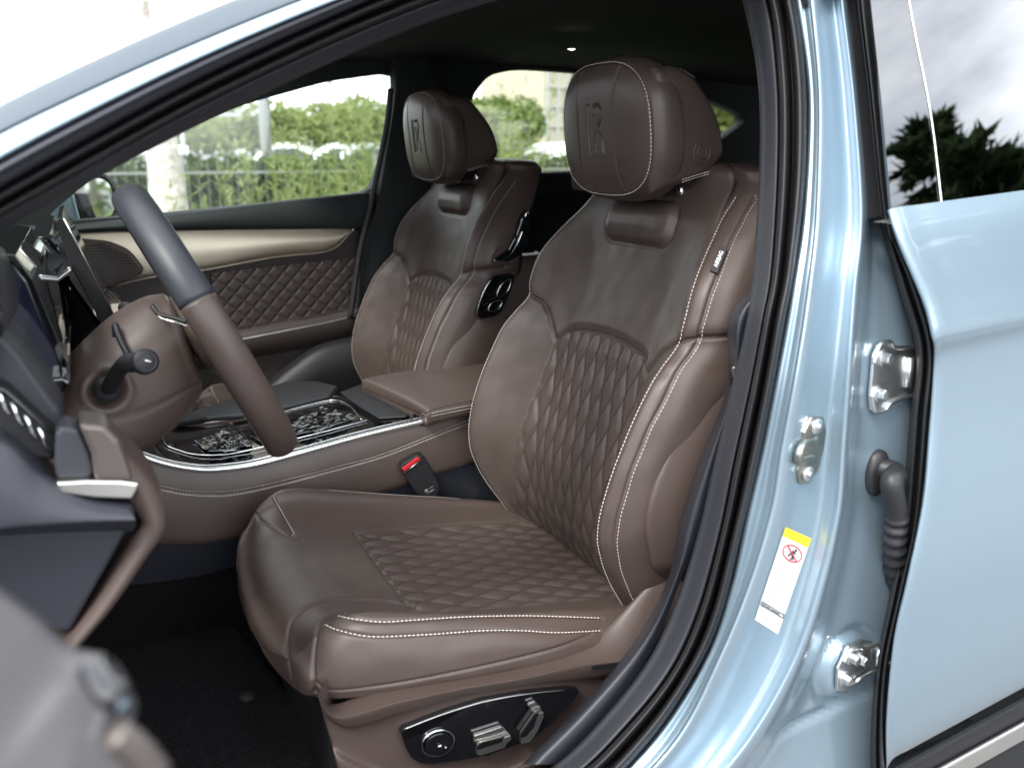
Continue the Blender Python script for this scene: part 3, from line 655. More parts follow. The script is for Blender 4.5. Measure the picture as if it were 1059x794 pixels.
# window: fixed applique, divider, glass
def gquad(name, pts, mat, off=0, parent=rd):
    P = [gp(x, y) - np.array((0, off, 0)) for x, y in pts]; a = Acc(); a.prism(P, (0, .004, .001)); return a.build(name, mat, parent)
M['gloss_applique'] = glass_mat('gloss_applique', (.02, .022, .026), 4.0)
M['tint'] = glass_mat('tinted_glass', (.05, .055, .06), 4.3)
gquad('pillar_applique', [(895, -40), (898, 0), (909, 100), (921, 231), (970, 220), (958, 120), (941, 30), (930, -40)], 'gloss_applique', .003)
gquad('door_glass', [(931, -40), (942, 30), (960, 120), (972.5, 219.5), (1060, 201), (1290, 140), (1290, -40)], 'tint', .0)
sweep('window_divider', smooth_path([gp(930, -40)-(0, .004, 0), gp(942, 30)-(0, .004, 0), gp(959.5, 120)-(0, .004, 0), gp(971.5, 219)-(0, .004, 0)], 30), circ(.0016, 8, .0010), 'silver', rd)
slab('glass_backing', [gp(x, y)+(.0, .03, 0) for x, y in [(897, -40), (909, 100), (921, 228), (1060, 201), (1290, 140), (1290, -40)]], (0, .01, 0), 'black', rd)
# hinges
def hinge(px, py, outline, bolts, name='hinge', arm=None):
    p, nn, u, r_ = frame_at(px, py)
    if r_[0] < 0: r_ = -r_
    acc = Acc(); plate(acc, p, nn, u, r_, outline, .004, .002); h = acc.build(name, 'zinc', rd); bevel(h, .0015)
    for a, b in bolts:
        q = p + r_*a + u*b + nn*.006; acc = Acc(); acc.tube([q, q+nn*.0025, q+nn*.003], .0105, 22, scale=[1, 1, .8]); acc.tube([q+nn*.003, q+nn*.010, q+nn*.011], .0068, 6, scale=[1, 1, .8]); acc.build('bolt', 'zinc', h, False)
    acc = Acc()
    if arm:
        for k_, s_ in enumerate((1, -1)):
            b0_ = arm*s_; P = smooth_path([p+r_*(-.019)+u*b0_*.5+nn*.006, p+r_*(-.010)+u*b0_*1.08+nn*.006, p+r_*.008+u*b0_*1.13+nn*.007, p+r_*.022+u*b0_*.90+nn*.008, p+r_*.085+u*b0_*.80+nn*.008], 40)
            if k_ == 0: tube('hinge_rib', P, .0028, 'zinc', h, 8)
            else: tube('hinge_rib', P, .0028, 'zinc', h, 8)
        tube('hinge_knuckle', [p+r_*.05+u*arm*.5+nn*.008, p+r_*.05-u*arm*.5+nn*.008], .006, 'zinc', h, 12)
    return h
hinge(908, 389, [(-.020, .028), (-.012, .042), (.008, .044), (.022, .033), (.085, .030), (.085, -.034), (.022, -.036), (.006, -.045), (-.016, -.040), (-.021, -.020)], [(-.001, .024), (-.006, -.020)], 'upper_hinge', .038)
hinge(878, 686, [(-.030, .005), (-.014, .034), (.012, .036), (.036, .026), (.040, -.012), (.010, -.020), (-.010, -.038), (-.026, -.030)], [(-.004, .014), (-.014, -.014), (.014, .006)], 'lower_hinge', .024)
# wiring boot
b0p, nb, _, _ = frame_at(905, 488)
acc = Acc(); q = b0p; acc.tube([q-nb*.004, q+nb*.006, q+nb*.010], .020, 28, scale=[1, 1, .8]); 
V = np.array(acc.v); V = q + (V-q)*(1, 1, 1.55); acc.v = [tuple(v) for v in V]; gr = acc.build('cable_grommet', 'rubber', rd, True)
cp = smooth_path([q+nb*.004+(0.004, 0, .006), q+nb*.022+(.008, 0, .004), at(922, 500, Y=.008), at(927, 530, Y=.012), at(925, 560, Y=.02), at(926, 590, Y=.035), at(930, 615, Y=.06)], 130)
sc_ = np.where(np.arange(130) > 66, 1 + .17*np.sin(np.arange(130)*.85), 1.0)*np.interp(np.arange(130), [0, 40, 130], [1.05, 1, .95])
tube('cable_boot', cp, .0135, 'rubber', rd, 20, scale=sc_)
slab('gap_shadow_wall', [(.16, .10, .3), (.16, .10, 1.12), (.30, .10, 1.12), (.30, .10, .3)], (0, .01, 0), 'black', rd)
slab('door_cladding', [(.16, .050, .19), (1.2, .050, .30), (1.2, .050, .48), (.16, .050, .365)], (0, .04, 0), 'black', rd, .006)
slab('cladding_strip', [(.16, .040, .300), (1.2, .040, .405), (1.2, .040, .44), (.16, .040, .335)], (0, .008, 0), 'silver', rd, .003)
# ---- warning label on the pillar
lab = thing('warning_label', 'white airbag warning label with yellow top and red no-child symbol, stuck on the blue pillar', 'label', on_pillar(808, 600)[0])
def on_px(pts, lift): return [on_pillar(x, y)[0] + on_pillar(x, y)[1]*lift for x, y in pts]
def lpt(a, b):  # a across 0..1, b down 0..1
    tl, tr, br, bl = (811.5, 544.5), (838.5, 556.5), (804, 655), (780, 640)
    return ((1-a)*(1-b)*tl[0]+a*(1-b)*tr[0]+a*b*br[0]+(1-a)*b*bl[0], (1-a)*(1-b)*tl[1]+a*(1-b)*tr[1]+a*b*br[1]+(1-a)*b*bl[1])
def lgrid(name, a0, a1, b0_, b1_, mat, lift, na=6, nb_=14):
    V = []; 
    for i in range(nb_):
        for j in range(na):
            x, y = lpt(a0+(a1-a0)*j/(na-1), b0_+(b1_-b0_)*i/(nb_-1)); p, nn = on_pillar(x, y); V.append(p+nn*lift)
    return mk(name, V, gfaces(nb_, na), mat, lab)
lgrid('label_sheet', 0, 1, 0, 1, 'white_paper', .0008); lgrid('yellow_header', 0, 1, 0, .095, 'yellow', .0012, 6, 4)
def lline(name, pts, w, mat, lift=.0014):
    a = Acc()
    for s_ in pts:
        P = np.array([np.array(on_pillar(*lpt(*q))[0]) + on_pillar(*lpt(*q))[1]*lift for q in s_]); a.tube(P, w, 5)
    return a.build(name, mat, lab)
tt = np.linspace(0, 2*PI, 30); cx, cy = .52, .215
lline('prohibition_ring', [[(cx+.36*math.cos(t), cy+.078*math.sin(t)) for t in tt], [(cx-.25, cy-.055), (cx+.25, cy+.055)]], .0010, 'redprint')
lline('child_figure', [[(cx+.05, cy-.045), (cx+.12, cy-.04)], [(cx+.03, cy-.028), (cx-.02, cy-.005), (cx-.08, cy+.02), (cx-.12, cy+.045)], [(cx+.02, cy+.02), (cx+.08, cy+.05), (cx-.02, cy+.055)], [(cx-.02, cy-.02), (cx+.1, cy-.01)]], .0014, 'blackprint')
lline('bordered_line', [[(.03, .80), (.97, .80), (.97, .835), (.03, .835), (.03, .80)], [(.1, .818), (.2, .818)], [(.25, .818), (.4, .818)], [(.45, .818), (.8, .818)]], .0007, 'blackprint')
M['greyprint'] = material('grey_print', (.35, .35, .36), .6)
lline('small_print', [[(x, y), (x+ln, y)] for y, x, ln in [(.33, .45, .08), (.36, .42, .06), (.42, .3, .5), (.45, .25, .55), (.5, .3, .5), (.53, .25, .45), (.58, .25, .5), (.62, .22, .5), (.67, .2, .55), (.71, .2, .4), (.75, .2, .5)]], .0005, 'greyprint')

# ================================================================ DRIVER SEAT BASE, SWITCHES, TAG
def pxY(pts, Y): return [at(x, y, Y=Y) for x, y in pts]
# rows: cushion seam -> crest -> recess -> lower edge, columns front to rear
top_ = [(336, 727), (352, 727), (400, 712), (470, 699), (530, 688), (590, 671), (628, 650), (668, 612), (700, 585)]
cre_ = [(330, 722), (352, 742), (412, 727), (475, 713), (540, 702), (598, 690), (640, 686), (690, 682), (730, 676)]
rec_ = [(336, 742), (366, 756), (420, 742), (485, 722), (545, 712), (600, 708), (650, 702), (696, 700), (735, 700)]
mid_ = [(345, 770), (385, 790), (436, 800), (508, 793), (566, 768), (612, 745), (650, 735), (700, 735), (740, 735)]
low_ = [(360, 830), (398, 835), (450, 840), (520, 835), (590, 820), (640, 800), (680, 790), (720, 785), (760, 780)]
rowsB = [np.array(pxY(top_, .262)), np.array(pxY(top_, .245)), np.array(pxY(mixpx(top_, cre_, .8), .212)), np.array(pxY(cre_, .206)), np.array(pxY(mixpx(cre_, rec_, .6), .212)), np.array(pxY(rec_, .222)), np.array(pxY(mid_, .224)), np.array(pxY(mixpx(mid_, low_, .3), .214)), np.array(pxY(low_, .220))]
A_ = np.array(rowsB).transpose(1, 0, 2)
f0 = A_[0].copy(); f0[:, 0] += .05; f0[:, 1] += .10; f0[:, 2] -= .02; f1 = A_[0].copy(); f1[:, 0] += .012; f1[:, 1] += .03; f1[:, 2] -= .006
A_ = np.concatenate([[f0, f1], A_[0:]])
base_s = Surf(loft(A_, 140, 70), False, None)
if base_s.N[70, 35, 1] > 0: base_s.N = -base_s.N
sb = grid('base_cover', base_s.A, 'shell', seat)
slab('seat_frame', [(-.50, .27, .42), (.02, .27, .42), (.02, .73, .42), (-.50, .73, .42)], (0, 0, .13), 'black', seat, .01)
# slot between the recliner cover and the base
acc = Acc(); P = [base_s.hit(EYE, ray(x, y))[0] + (0, -.0015, 0) for x, y in [(612, 692), (612, 688), (640, 684), (670, 679), (672, 682), (640, 688)]]; acc.prism(P, (0, .006, 0)); acc.build('slot', 'black', sb)
# black switch panel
panel = [(414.5, 757), (418, 753), (440, 744), (462, 735.5), (500, 724), (545, 716), (587, 711.5), (598, 712), (599, 716), (592, 726), (570, 748), (556, 760), (540, 768), (504, 781), (470, 787), (446, 790), (434, 789), (426, 784), (420, 774)]
def bplane(x, y, off): return at(x, y, Y=.2135-off)
acc = Acc(); acc.prism([bplane(x, y, 0) for x, y in panel], (0, .02, 0)); sp = acc.build('switch_panel', 'gloss', seat); bevel(sp, .0012, 3)
tube('panel_edge_trim', [bplane(x, y, .001) for x, y in smooth_path([(419, 753.5, 0), (440, 745, 0), (462, 737, 0), (500, 725.5, 0), (545, 717.3, 0), (586, 713, 0)], 30)[:, :2]], .0007, 'silver', sp, 6)
# round lumbar dial
c_ = bplane(453, 768, .002); ux = np.array((1., 0, -.12)); uz = np.array((.0, 0, 1.))
def disc_ring(c, r, tube_r, mat, name, par, sx=1, sz=1, n=48): 
    tt = np.linspace(0, 2*PI, n, endpoint=False); return tube(name, [c + ux*r*sx*math.cos(t) + uz*r*sz*math.sin(t) for t in tt], tube_r, mat, par, 8, True)
dial = disc_ring(c_, .0215, .0016, 'chrome', 'lumbar_dial', sp, 1.0, .86)
acc = Acc(); acc.prism([c_ + ux*.019*math.cos(t) + uz*.0165*math.sin(t) for t in np.linspace(0, 2*PI, 40, endpoint=False)], (0, -.004, 0)); o = acc.build('dial_face', 'gloss', dial); bevel(o, .001)
acc = Acc(); acc.box(c_+(0, -.0062, .0), .004, .0006, .002); acc.box(c_+ux*.008+(0, -.0062, -.004), .0015, .0006, .0015); acc.build('dial_mark', 'white', dial)
# seat slide switch: stacked chrome blades
def blade(name, pts, y0, th, mat, par): 
    acc = Acc(); acc.prism([bplane(x, y, y0) for x, y in pts], (0, -th, 0)); o = acc.build(name, mat, par); bevel(o, .0008, 2); return o
sw = blade('slide_switch', [(491, 776), (492, 768), (497, 764), (519, 758), (525, 756), (526, 760), (521, 765), (519, 769), (494, 777)], .001, .009, 'silver', sp)
blade('switch_face', [(493, 775), (494, 770), (498, 767), (518, 762), (522, 760), (518, 767), (496, 774)], .0101, .0012, 'gloss', sw)
blade('switch_blade', [(488, 760), (489, 757.5), (517, 748.5), (520, 750), (519.5, 753), (490, 762.5)], .001, .006, 'silver', sp)
blade('switch_blade', [(491, 764), (491, 762.5), (522, 753.5), (523.5, 755), (520, 757), (492, 765.5)], .001, .006, 'silver', sp)
sw = blade('recline_switch', [(536, 765), (537, 756), (552, 734), (559, 732.5), (559, 738), (553, 752), (545, 763)], .001, .009, 'silver', sp)
blade('switch_face', [(538, 762), (539, 757), (553, 737), (557, 736), (552, 751), (544, 761)], .0101, .0012, 'gloss', sw)
blade('switch_blade', [(544.5, 728), (545, 725.5), (552, 723), (554, 725.5), (547, 729.5)], .001, .005, 'silver', sp)
blade('switch_blade', [(548, 732), (549, 730), (557, 728), (558, 730.5), (551, 734)], .001, .005, 'silver', sp)
# airbag tag on the near bolster
def on_back(x, y): h = bs_.hit(EYE, ray(x, y)); return h
tq = [(735, 279), (746.5, 254), (751.5, 256), (750, 260), (742, 281.5), (737, 281)]
hc = on_back(743, 268); nn = np.mean([on_back(x, y)[1] for x, y in ((741, 268), (743, 268), (745, 268), (740, 274), (746, 262))], 0); nn /= np.linalg.norm(nn); tc = hc[0] + nn*.0035
def tpl(x, y): d = ray(x, y); return EYE + d*np.dot(tc-EYE, nn)/np.dot(d, nn)
ps = [tpl(*q) for q in ((734, 279.5), (744.5, 254), (752.5, 257), (742, 282.5))]
acc = Acc(); acc.prism([q - nn*.0028 for q in ps], nn*.0034); tg = acc.build('airbag_tag', 'label', seat); bevel(tg, .0006)
def text_on(name, body, size, mat, parent, loc, xdir, nrm_, align='CENTER', bold=False):
    cu = bpy.data.curves.new(name, 'FONT'); cu.body = body; cu.size = size; cu.extrude = .0002; cu.align_x = align; cu.align_y = 'CENTER'; cu.offset = .0002 if bold else 0
    tmp = bpy.data.objects.new(name, cu); C.objects.link(tmp); bpy.context.view_layer.update()
    me = bpy.data.meshes.new_from_object(tmp.evaluated_get(bpy.context.evaluated_depsgraph_get())); bpy.data.objects.remove(tmp)
    xd = Vector(xdir).normalized(); z = Vector(nrm_).normalized(); xd = (xd - z*xd.dot(z)).normalized(); yd = z.cross(xd)
    mt = Matrix((xd, yd, z)).transposed().to_4x4(); mt.translation = Vector(loc) - origin_of(parent); me.transform(mt)
    me.materials.clear(); me.materials.append(M[mat]); o = bpy.data.objects.new(name, me); C.objects.link(o); o.parent = parent; return o
mid = np.mean(ps, 0) ; d_ = (ps[1]+ps[2])/2 - (ps[0]+ps[3])/2
text_on('tag_lettering', 'AIRBAG', .0078, 'white', tg, mid+nn*.0009, d_, nn, bold=True)

# ================================================================ PASSENGER SEAT: a copy of the driver's
def copy_tree(o, parent=None, skip=()):
    c = o.copy(); C.objects.link(c); c.parent = parent
    for ch in list(o.children):
        if ch.name.split('.')[0] not in skip: copy_tree(ch, c, skip)
    return c
ps_ = copy_tree(seat, None, ('airbag_tag', 'base_cover', 'switch_panel'))
next(c for c in ps_.children if c.name.startswith('headrest.')).location.y += .015
ps_.name = 'passenger_seat'; ps_.location.y += .78
ps_['label'] = 'brown leather passenger seat beyond the centre console, black switches on its backrest side'
def pc(x, y, Y=1.0): return at(x, y, Y=Y)
# switch block on its side cover
ct = Acc(); ct.prism([pc(*q, Y=.992) for q in [(492, 326), (494, 318), (499, 304), (505, 291), (512, 285), (528, 283), (532, 285), (531, 293), (524, 312), (519, 322), (512, 327), (497, 330)]], (0, .012, 0)); cb = ct.build('backrest_switch_panel', 'gloss', ps_); bevel(cb, .0015, 3)
def ol(name, pts, r=.0009): tube(name, smooth_path([pc(x, y, .990) for x, y in pts], 40, True), r, 'chrome', cb, 6, True)
ol('switch_outline', [(514, 306), (517, 297), (522, 291), (528, 289), (527, 297), (522, 304)])
ol('switch_outline', [(505, 321), (508, 314), (514, 311), (519, 311), (518, 316), (513, 321)])
a = Acc(); 
for q in ([(505, 307), (512, 304)], [(506, 304), (513, 301)], [(506, 310), (512, 308)], [(500, 322), (506, 319)], [(501, 319), (507, 316)], [(499, 316), (506, 313)]): a.tube([pc(*q[0], .990), pc(*q[1], .990)], .0006, 6)
a.build('switch_marks', 'chrome', cb)
tube('panel_edge', smooth_path([pc(493, 327, .990), pc(495, 316, .990), pc(501, 300, .990), pc(508, 289, .990)], 20), .0007, 'chrome', cb, 6)
# glossy rear shell with chrome lip
sh = Acc(); sh.prism([pc(*q, Y=1.0) for q in [(512, 268), (526, 258), (534, 243), (540, 226), (546, 217), (549, 235), (546, 252), (538, 264), (526, 271)]], (0, .02, 0)); so = sh.build('rear_shell', 'gloss', ps_); bevel(so, .002)
tube('shell_lip', smooth_path([pc(511, 269.5, .997), pc(518, 269.5, .997), pc(527, 264, .997), pc(535, 252, .997), pc(541, 238, .997)], 30), .0012, 'chrome', so, 6)
tube('shell_lip', smooth_path([pc(543, 225, .997), pc(545.5, 219, .997), pc(547, 221, .997)], 10), .0018, 'chrome', so, 6)

# ================================================================ CENTRE CONSOLE
con = thing('centre_console', 'brown leather centre console between the seats, glossy black top with chrome edge and padded armrest', 'console', (-.3, .95, .40))
CY = .80
st_ = [(60, 420), (100, 445), (145, 470), (170, 479), (195, 484), (220, 485.5), (260, 481), (300, 471), (380, 449), (475, 427), (560, 407)]
st3 = np.array(pxY(st_, CY)); sx, sz = st3[:, 0], st3[:, 2]; o_ = np.argsort(sx)
def ztop(x): return float(np.interp(x, sx[o_], sz[o_]))
top3 = smooth_path(st3, 120)
tube('chrome_edge', top3, .0060, M['brightstrip'], con, 12, scale=np.interp(np.arange(120), [0, 20, 100, 119], [.8, 1.05, .85, .75]), ry=.005)
tube('inner_trim_line', top3 + np.array((0, .012, .0045)), .0012, 'chrome', con, 6)
# side
lo = [(60, 520), (100, 548), (145, 560), (175, 561), (200, 561), (225, 559), (260, 551), (300, 540), (385, 512), (470, 483), (545, 460)]
lo3 = np.array(pxY(lo, .80)); S_ = st3
sidec = []
for f, y in ((0, .812), (.03, .803), (.10, .799), (.3, .794), (.6, .791), (.9, .792), (1.0, .796)):
    q = S_*(1-f) + lo3*f; q[:, 1] = y; q[:, 2] -= .003 if f == 0 else 0; sidec.append(q)
cside = Surf(loft(np.array(sidec).transpose(1, 0, 2), 300, 70), False, None)
if cside.N[100, 30, 1] > 0: cside.N = -cside.N
stl = [[(162, 501), (190, 507), (220, 508.5), (250, 506), (300, 495), (350, 482), (400, 468), (470, 440), (530, 418)], [(158, 504.5), (190, 511), (220, 513), (250, 510.5), (300, 499), (350, 485.5), (400, 471), (470, 443.5), (530, 421.5)]]
sP = [cside.px(l, 160) for l in stl]; mP = cside.px([((a[0]+b[0])/2, (a[1]+b[1])/2) for a, b in zip(*stl)], 160)[0]
cside.groove(mP, .0022, .0016); cl_ = grid('side_panel', cside.A, 'leather', con)
acc = Acc(); [stitches(acc, P, Nn, .0036, .0017, .0007, .0006) for P, Nn in sP]; acc.build('panel_stitching', 'white_thread', cl_, True)
low2 = np.array([lo3, lo3]); low2[0, :, 1] = .804; low2[1, :, 1] = .80; low2[1, :, 2] -= .20
lo4 = np.array(pxY([(40, 585), (80, 598), (130, 604), (160, 602), (190, 598), (220, 592), (260, 580), (300, 566), (385, 545), (470, 535), (545, 535)], .815))
low2 = np.array([lo3+(0, .002, .004), lo3+(0, .0, -.004), lo4]); grid('lower_panel', loft(low2.transpose(1, 0, 2), 80, 20), 'slate', con)
low3 = np.array([lo4+(0, .004, .004), lo4*(1, 1, 0)+np.array((0, .01, .38))]); grid('lower_carpet', loft(low3.transpose(1, 0, 2), 80, 10), 'carpet', con)
# glossy top
tp = []
for x in np.linspace(-.86, .10, 14):
    z = ztop(x); yb = 1.06 if x > -.5 else 1.06
    tp.append([(x, .803, z-.001), (x, .812, z+.001), (x, .83, z-.001), (x, .95, z+.0), (x, yb, z+.0), (x, yb+.02, z-.01), (x, yb+.025, z-.05), (x, yb+.03, z-.3)])
grid('console_top', loft(np.array(tp), 60, 40), 'gloss', con)
def ontop(x, y, dz=0): 
    z = .75
    for _ in range(5): p = at(x, y, Z=z); z = ztop(p[0]) + dz
    return at(x, y, Z=z)
def topline(name, pts, r=.0014, dz=.002, mat='chrome', closed=False, n=60): return tube(name, smooth_path([ontop(x, y, dz) for x, y in pts], n, closed), r, mat, con, 6, closed)
topline('tray_rim', [(168, 452), (172, 460), (186, 466), (203, 470), (228, 470), (250, 467), (300, 455), (340, 445), (385, 433)], .0012)
topline('tray_rim', [(292, 426), (310, 421), (335, 415), (348, 414), (362, 420), (374, 434)], .0012)
topline('tray_rim', [(172, 442), (205, 438), (240, 434), (262, 432), (290, 428)], .0008)
topline('tray_rim', [(246, 462), (243, 450), (237, 442), (240, 438), (250, 448), (262, 462)], .0009)
# dark moulded bin and rubber mat
def topslab(name, pts, h, mat, dz=0, bw=.004):
    P = [ontop(x, y, dz) for x, y in pts]; a = Acc(); a.prism(P, (0, 0, h)); o = a.build(name, mat, con); bevel(o, bw, 3); return o
topslab('rubber_mat', [(352, 407), (378, 397), (395, 396), (440, 418), (420, 432), (392, 434), (374, 423)], .004, 'black', 0, .002)
topslab('selector_block', [(200, 457), (240, 452), (262, 462), (250, 468), (215, 468)], .004, 'gloss', .0, .0015)
topslab('selector_block', [(258, 452), (300, 442), (345, 430), (365, 435), (320, 448), (270, 459)], .005, 'gloss', .0, .0015)
# crumpled clear protective film on the gloss panel
def film(pts, name, amp):
    P = [ontop(x, y, .006) for x, y in pts]; c = np.mean(P, 0); n_ = 18; V = []; 
    a, b, c_, d = P
    H = np.random.rand(n_, n_)*amp; K = np.random.rand(n_//3+2, n_//3+2)*amp*2.2
    for i in range(n_):
        for j in range(n_):
            u, v = i/(n_-1), j/(n_-1); q = (a*(1-u)+b*u)*(1-v) + (d*(1-u)+c_*u)*v
            k1, k2 = i/3, j/3; i0, j0 = int(k1), int(k2); fu, fv = k1-i0, k2-j0
            h = K[i0, j0]*(1-fu)*(1-fv)+K[i0+1, j0]*fu*(1-fv)+K[i0, j0+1]*(1-fu)*fv+K[i0+1, j0+1]*fu*fv
            V.append(q + (random.uniform(-.001, .001), random.uniform(-.001, .001), h + H[i, j]*.5))
    return mk(name, V, gfaces(n_, n_), 'film', con, smooth=False)
film([(196, 462), (240, 445), (262, 462), (236, 470)], 'clear_film', .0032)
film([(282, 452), (330, 422), (372, 432), (330, 448)], 'clear_film', .0032)
# armrest
ar = []
zA = .812
for x, za in ((-.168, .803), (-.156, .806), (-.10, .812), (.0, .818), (.12, .825), (.20, .83)):
    sh_ = (x+.205)*0
    y0, y1 = .775, 1.055
    def xx(y): return x - (0 if x > -.15 else (y-.775)*.15)
    ar.append([(xx(y0+.02), y0+.02, za-.034), (xx(y0), y0+.003, za-.030), (xx(y0), y0, za-.018), (xx(y0), y0+.002, za-.006), (xx(y0+.01), y0+.010, za), (xx(.85), .85, za+.003), (xx(.95), .95, za+.003), (xx(y1-.01), y1-.010, za), (xx(y1), y1, za-.01), (xx(y1), y1-.004, za-.03), (xx(y1-.02), y1-.02, za-.034), (xx(.91), .91, za-.034)])
ar = np.array(ar); e = ar[0].copy(); cz = e[:, 2].mean(); e[:, 0] -= .004; e[:, 2] = cz + (e[:, 2]-cz)*.6; e[:, 1] = .915+(e[:, 1]-.915)*.985; e2 = e.copy(); e2[:, 2] = cz+(e[:, 2]-cz)*.05; e2[:, 1] = .915+(e[:, 1]-.915)*.9
arm = grid('armrest', loft(np.concatenate([[e2, e], ar]), 90, 110, closed_v=True), 'leather', con, cv=True)
acc = Acc()
for dz in (-.011, -.017):
    P = np.array([(x, .7745, zz_ + dz) for x, zz_ in zip(np.linspace(-.163, .15, 80), np.interp(np.linspace(-.163, .15, 80), [-.205, -.19, -.1, 0, .12, .2], [.803, .806, .812, .818, .825, .83]))]); stitches(acc, P, np.tile((0, -1, 0), (80, 1)), .0036, .0017, .0007, .0006)
acc.build('armrest_stitching', 'white_thread', arm, True)
slab('armrest_box', [(-.18, .80, .70), (.25, .80, .70), (.25, 1.04, .70), (-.18, 1.04, .70)], (0, 0, .085), 'gloss', con, .004)

# ================================================================ BUCKLE
bk = thing('seat_belt_buckle', 'black seat belt buckle with red release button, standing between driver seat and console', 'belt buckle', at(440, 520, Y=.775))
def bq(x, y, Y=.775): return at(x, y, Y=Y)
acc = Acc(); acc.prism([bq(*q, .768) for q in [(413.5, 484), (417, 479), (432, 470.5), (437, 471), (441, 476), (452, 495), (455, 503), (453, 512), (446, 517), (437, 516), (430, 510), (421, 497)]], (.004, .022, 0)); bo = acc.build('buckle_body', 'black', bk); bevel(bo, .003, 4)
acc = Acc(); acc.prism([bq(*q, .766) for q in [(415.5, 484.5), (431, 473.3), (434, 473), (434.5, 475), (418, 487.5), (416.5, 486)]], (0, .018, 0)); o = acc.build('release_button', 'red', bk); bevel(o, .001)
tube('tongue_slot', [bq(418, 489, .766), bq(436.5, 474.5, .766)], .0010, 'silver', bk, 6)
acc = Acc(); acc.box(bq(441, 507, .7665), .006, .0006, .005)
for x0, x1, y0, y1 in ((444, 448, 505, 502.5), (444.5, 448.5, 508, 505.5), (441, 449, 510.5, 506.5)): acc.tube([bq(x0, y0, .7665), bq(x1, y1, .7665)], .0004, 5)
M['faintprint'] = material('faint_print', (.3, .3, .3), .6)
acc.build('printed_mark', 'faintprint', bk)
tube('buckle_stalk', [bq(442, 512, .778), bq(452, 535, .778), bq(460, 560, .778)], .009, 'black', bk, 10)
slab('recliner_bracket', [at(*q, Y=.77) for q in [(497, 528), (507, 519), (513, 526), (513, 540), (500, 540)]], (0, .012, 0), 'silver', seat, .003)
topslab('storage_lid', [(178, 444), (196, 432), (225, 424), (268, 408), (300, 398), (330, 399), (350, 404), (343, 413), (300, 424), (262, 433), (215, 437)], .012, 'black', .0, .006)

# ================================================================ STEERING WHEEL
wh = thing('steering_wheel', 'two-tone steering wheel seen edge-on, slate grey upper rim and brown leather lower rim', 'steering wheel', (-.575, .5, 1.045))
WC = np.array((-.575, .5, 1.045)); wa = R(25); e1 = np.array((-math.sin(wa), 0, math.cos(wa))); e2 = np.array((0, 1., 0)); ax = np.array((math.cos(wa), 0, math.sin(wa)))
RW = .186
def wp(t, r=RW, off=0): return WC + r*(math.cos(t)*e1*(1 if math.cos(t) > 0 else .97) + math.sin(t)*e2) + ax*off
def rimseg(name, a0, a1, mat, rr=1.0, n=90):
    ts = np.linspace(a0, a1, n); P = np.array([wp(t) for t in ts]); pr = [(.0165*math.cos(q), .0215*math.sin(q)) for q in np.linspace(0, 2*PI, 26, endpoint=False)]
    up = np.array([(WC - p)/np.linalg.norm(WC-p) for p in P]); return sweep(name, P, [(a*rr, b*rr) for a, b in pr], mat, wh, False, up)
a0 = R(68)
M['rimgrey'] = material('slate_grey_leather', (.036, .039, .048), .45, bump=('smooth', 520, .0004, .3))
rimseg('upper_rim', -a0, a0, 'rimgrey', 1.0)
rimseg('lower_rim', a0+.008, 2*PI-a0-.008, 'leather', .985, 140)
for s_ in (-1, 1): rimseg('rim_joint', s_*a0-.009, s_*a0+.009, 'black', .96, 4)
# hub and spokes
hub = []
for off, r in ((-.010, .02), (-.005, .055), (.006, .068), (.022, .066), (.036, .055), (.043, .03), (.044, .004)):
    hub.append([WC + ax*(off-.025) + r*(math.cos(t)*e1*.85 + math.sin(t)*e2*1.15) for t in np.linspace(0, 2*PI, 28, endpoint=False)])
grid('airbag_hub', loft(np.array(hub), 50, 60, closed_v=True), 'shell', wh, cv=True)
for t, nm in ((R(90), 'spoke'), (R(-90), 'spoke'), (PI, 'spoke')):
    P = [WC + ax*-.012 + .055*(math.cos(t)*e1+math.sin(t)*e2), WC + ax*-.010 + .11*(math.cos(t)*e1+math.sin(t)*e2), wp(t, RW-.004, 0)]
    sweep(nm, smooth_path(P, 24), [(.009, 0), (.006, .022), (0, .028), (-.006, .022), (-.009, 0), (-.006, -.022), (0, -.028), (.006, -.022)], 'shell', wh, up=ax)
acc = Acc()
# column shroud: bulky brown cowl from the hub to the dash
col_ = thing('steering_column', 'brown steering column cowl with black stalks between wheel and dash', 'steering column', (-.70, .5, .95))
secs = []
for x, zc, ry, rz in ((-.86, .915, .130, .040), (-.80, .918, .125, .045), (-.762, .930, .118, .054), (-.72, .955, .110, .070), (-.675, .985, .100, .078), (-.64, 1.008, .090, .076), (-.618, 1.022, .080, .068), (-.606, 1.03, .065, .055), (-.602, 1.032, .004, .004)):
    yv, zv = rrect(36, ry, rz, 2.6); secs.append(np.stack([x + zv*-.25, .5+yv, zc + zv], 1))
cw = Surf(loft(np.array(secs), 120, 140, closed_v=True), True, None)
for pts in ([(96, 470), (92, 440), (150, 425), (205, 398), (240, 388)],):
    P, Nn = cw.px(pts, 60)
    if len(P) > 5: cw.groove(P, .003, .0022)
def on_cw(x, y): return cw.hit(EYE, ray(x, y))
sk = on_cw(110, 403)
sp0 = sk[0] if sk else at(110, 403, Y=.4); sn = sk[1] if sk else np.array((0, -1., 0))
dd = np.sqrt(((cw.A-sp0)**2).sum(-1)); cw.disp(-.012*(1-sstep(dd, .016, .022)) + .003*np.exp(-((dd-.026)/.004)**2))
cwl = grid('cowl', cw.A, 'shell', col_, cv=True)
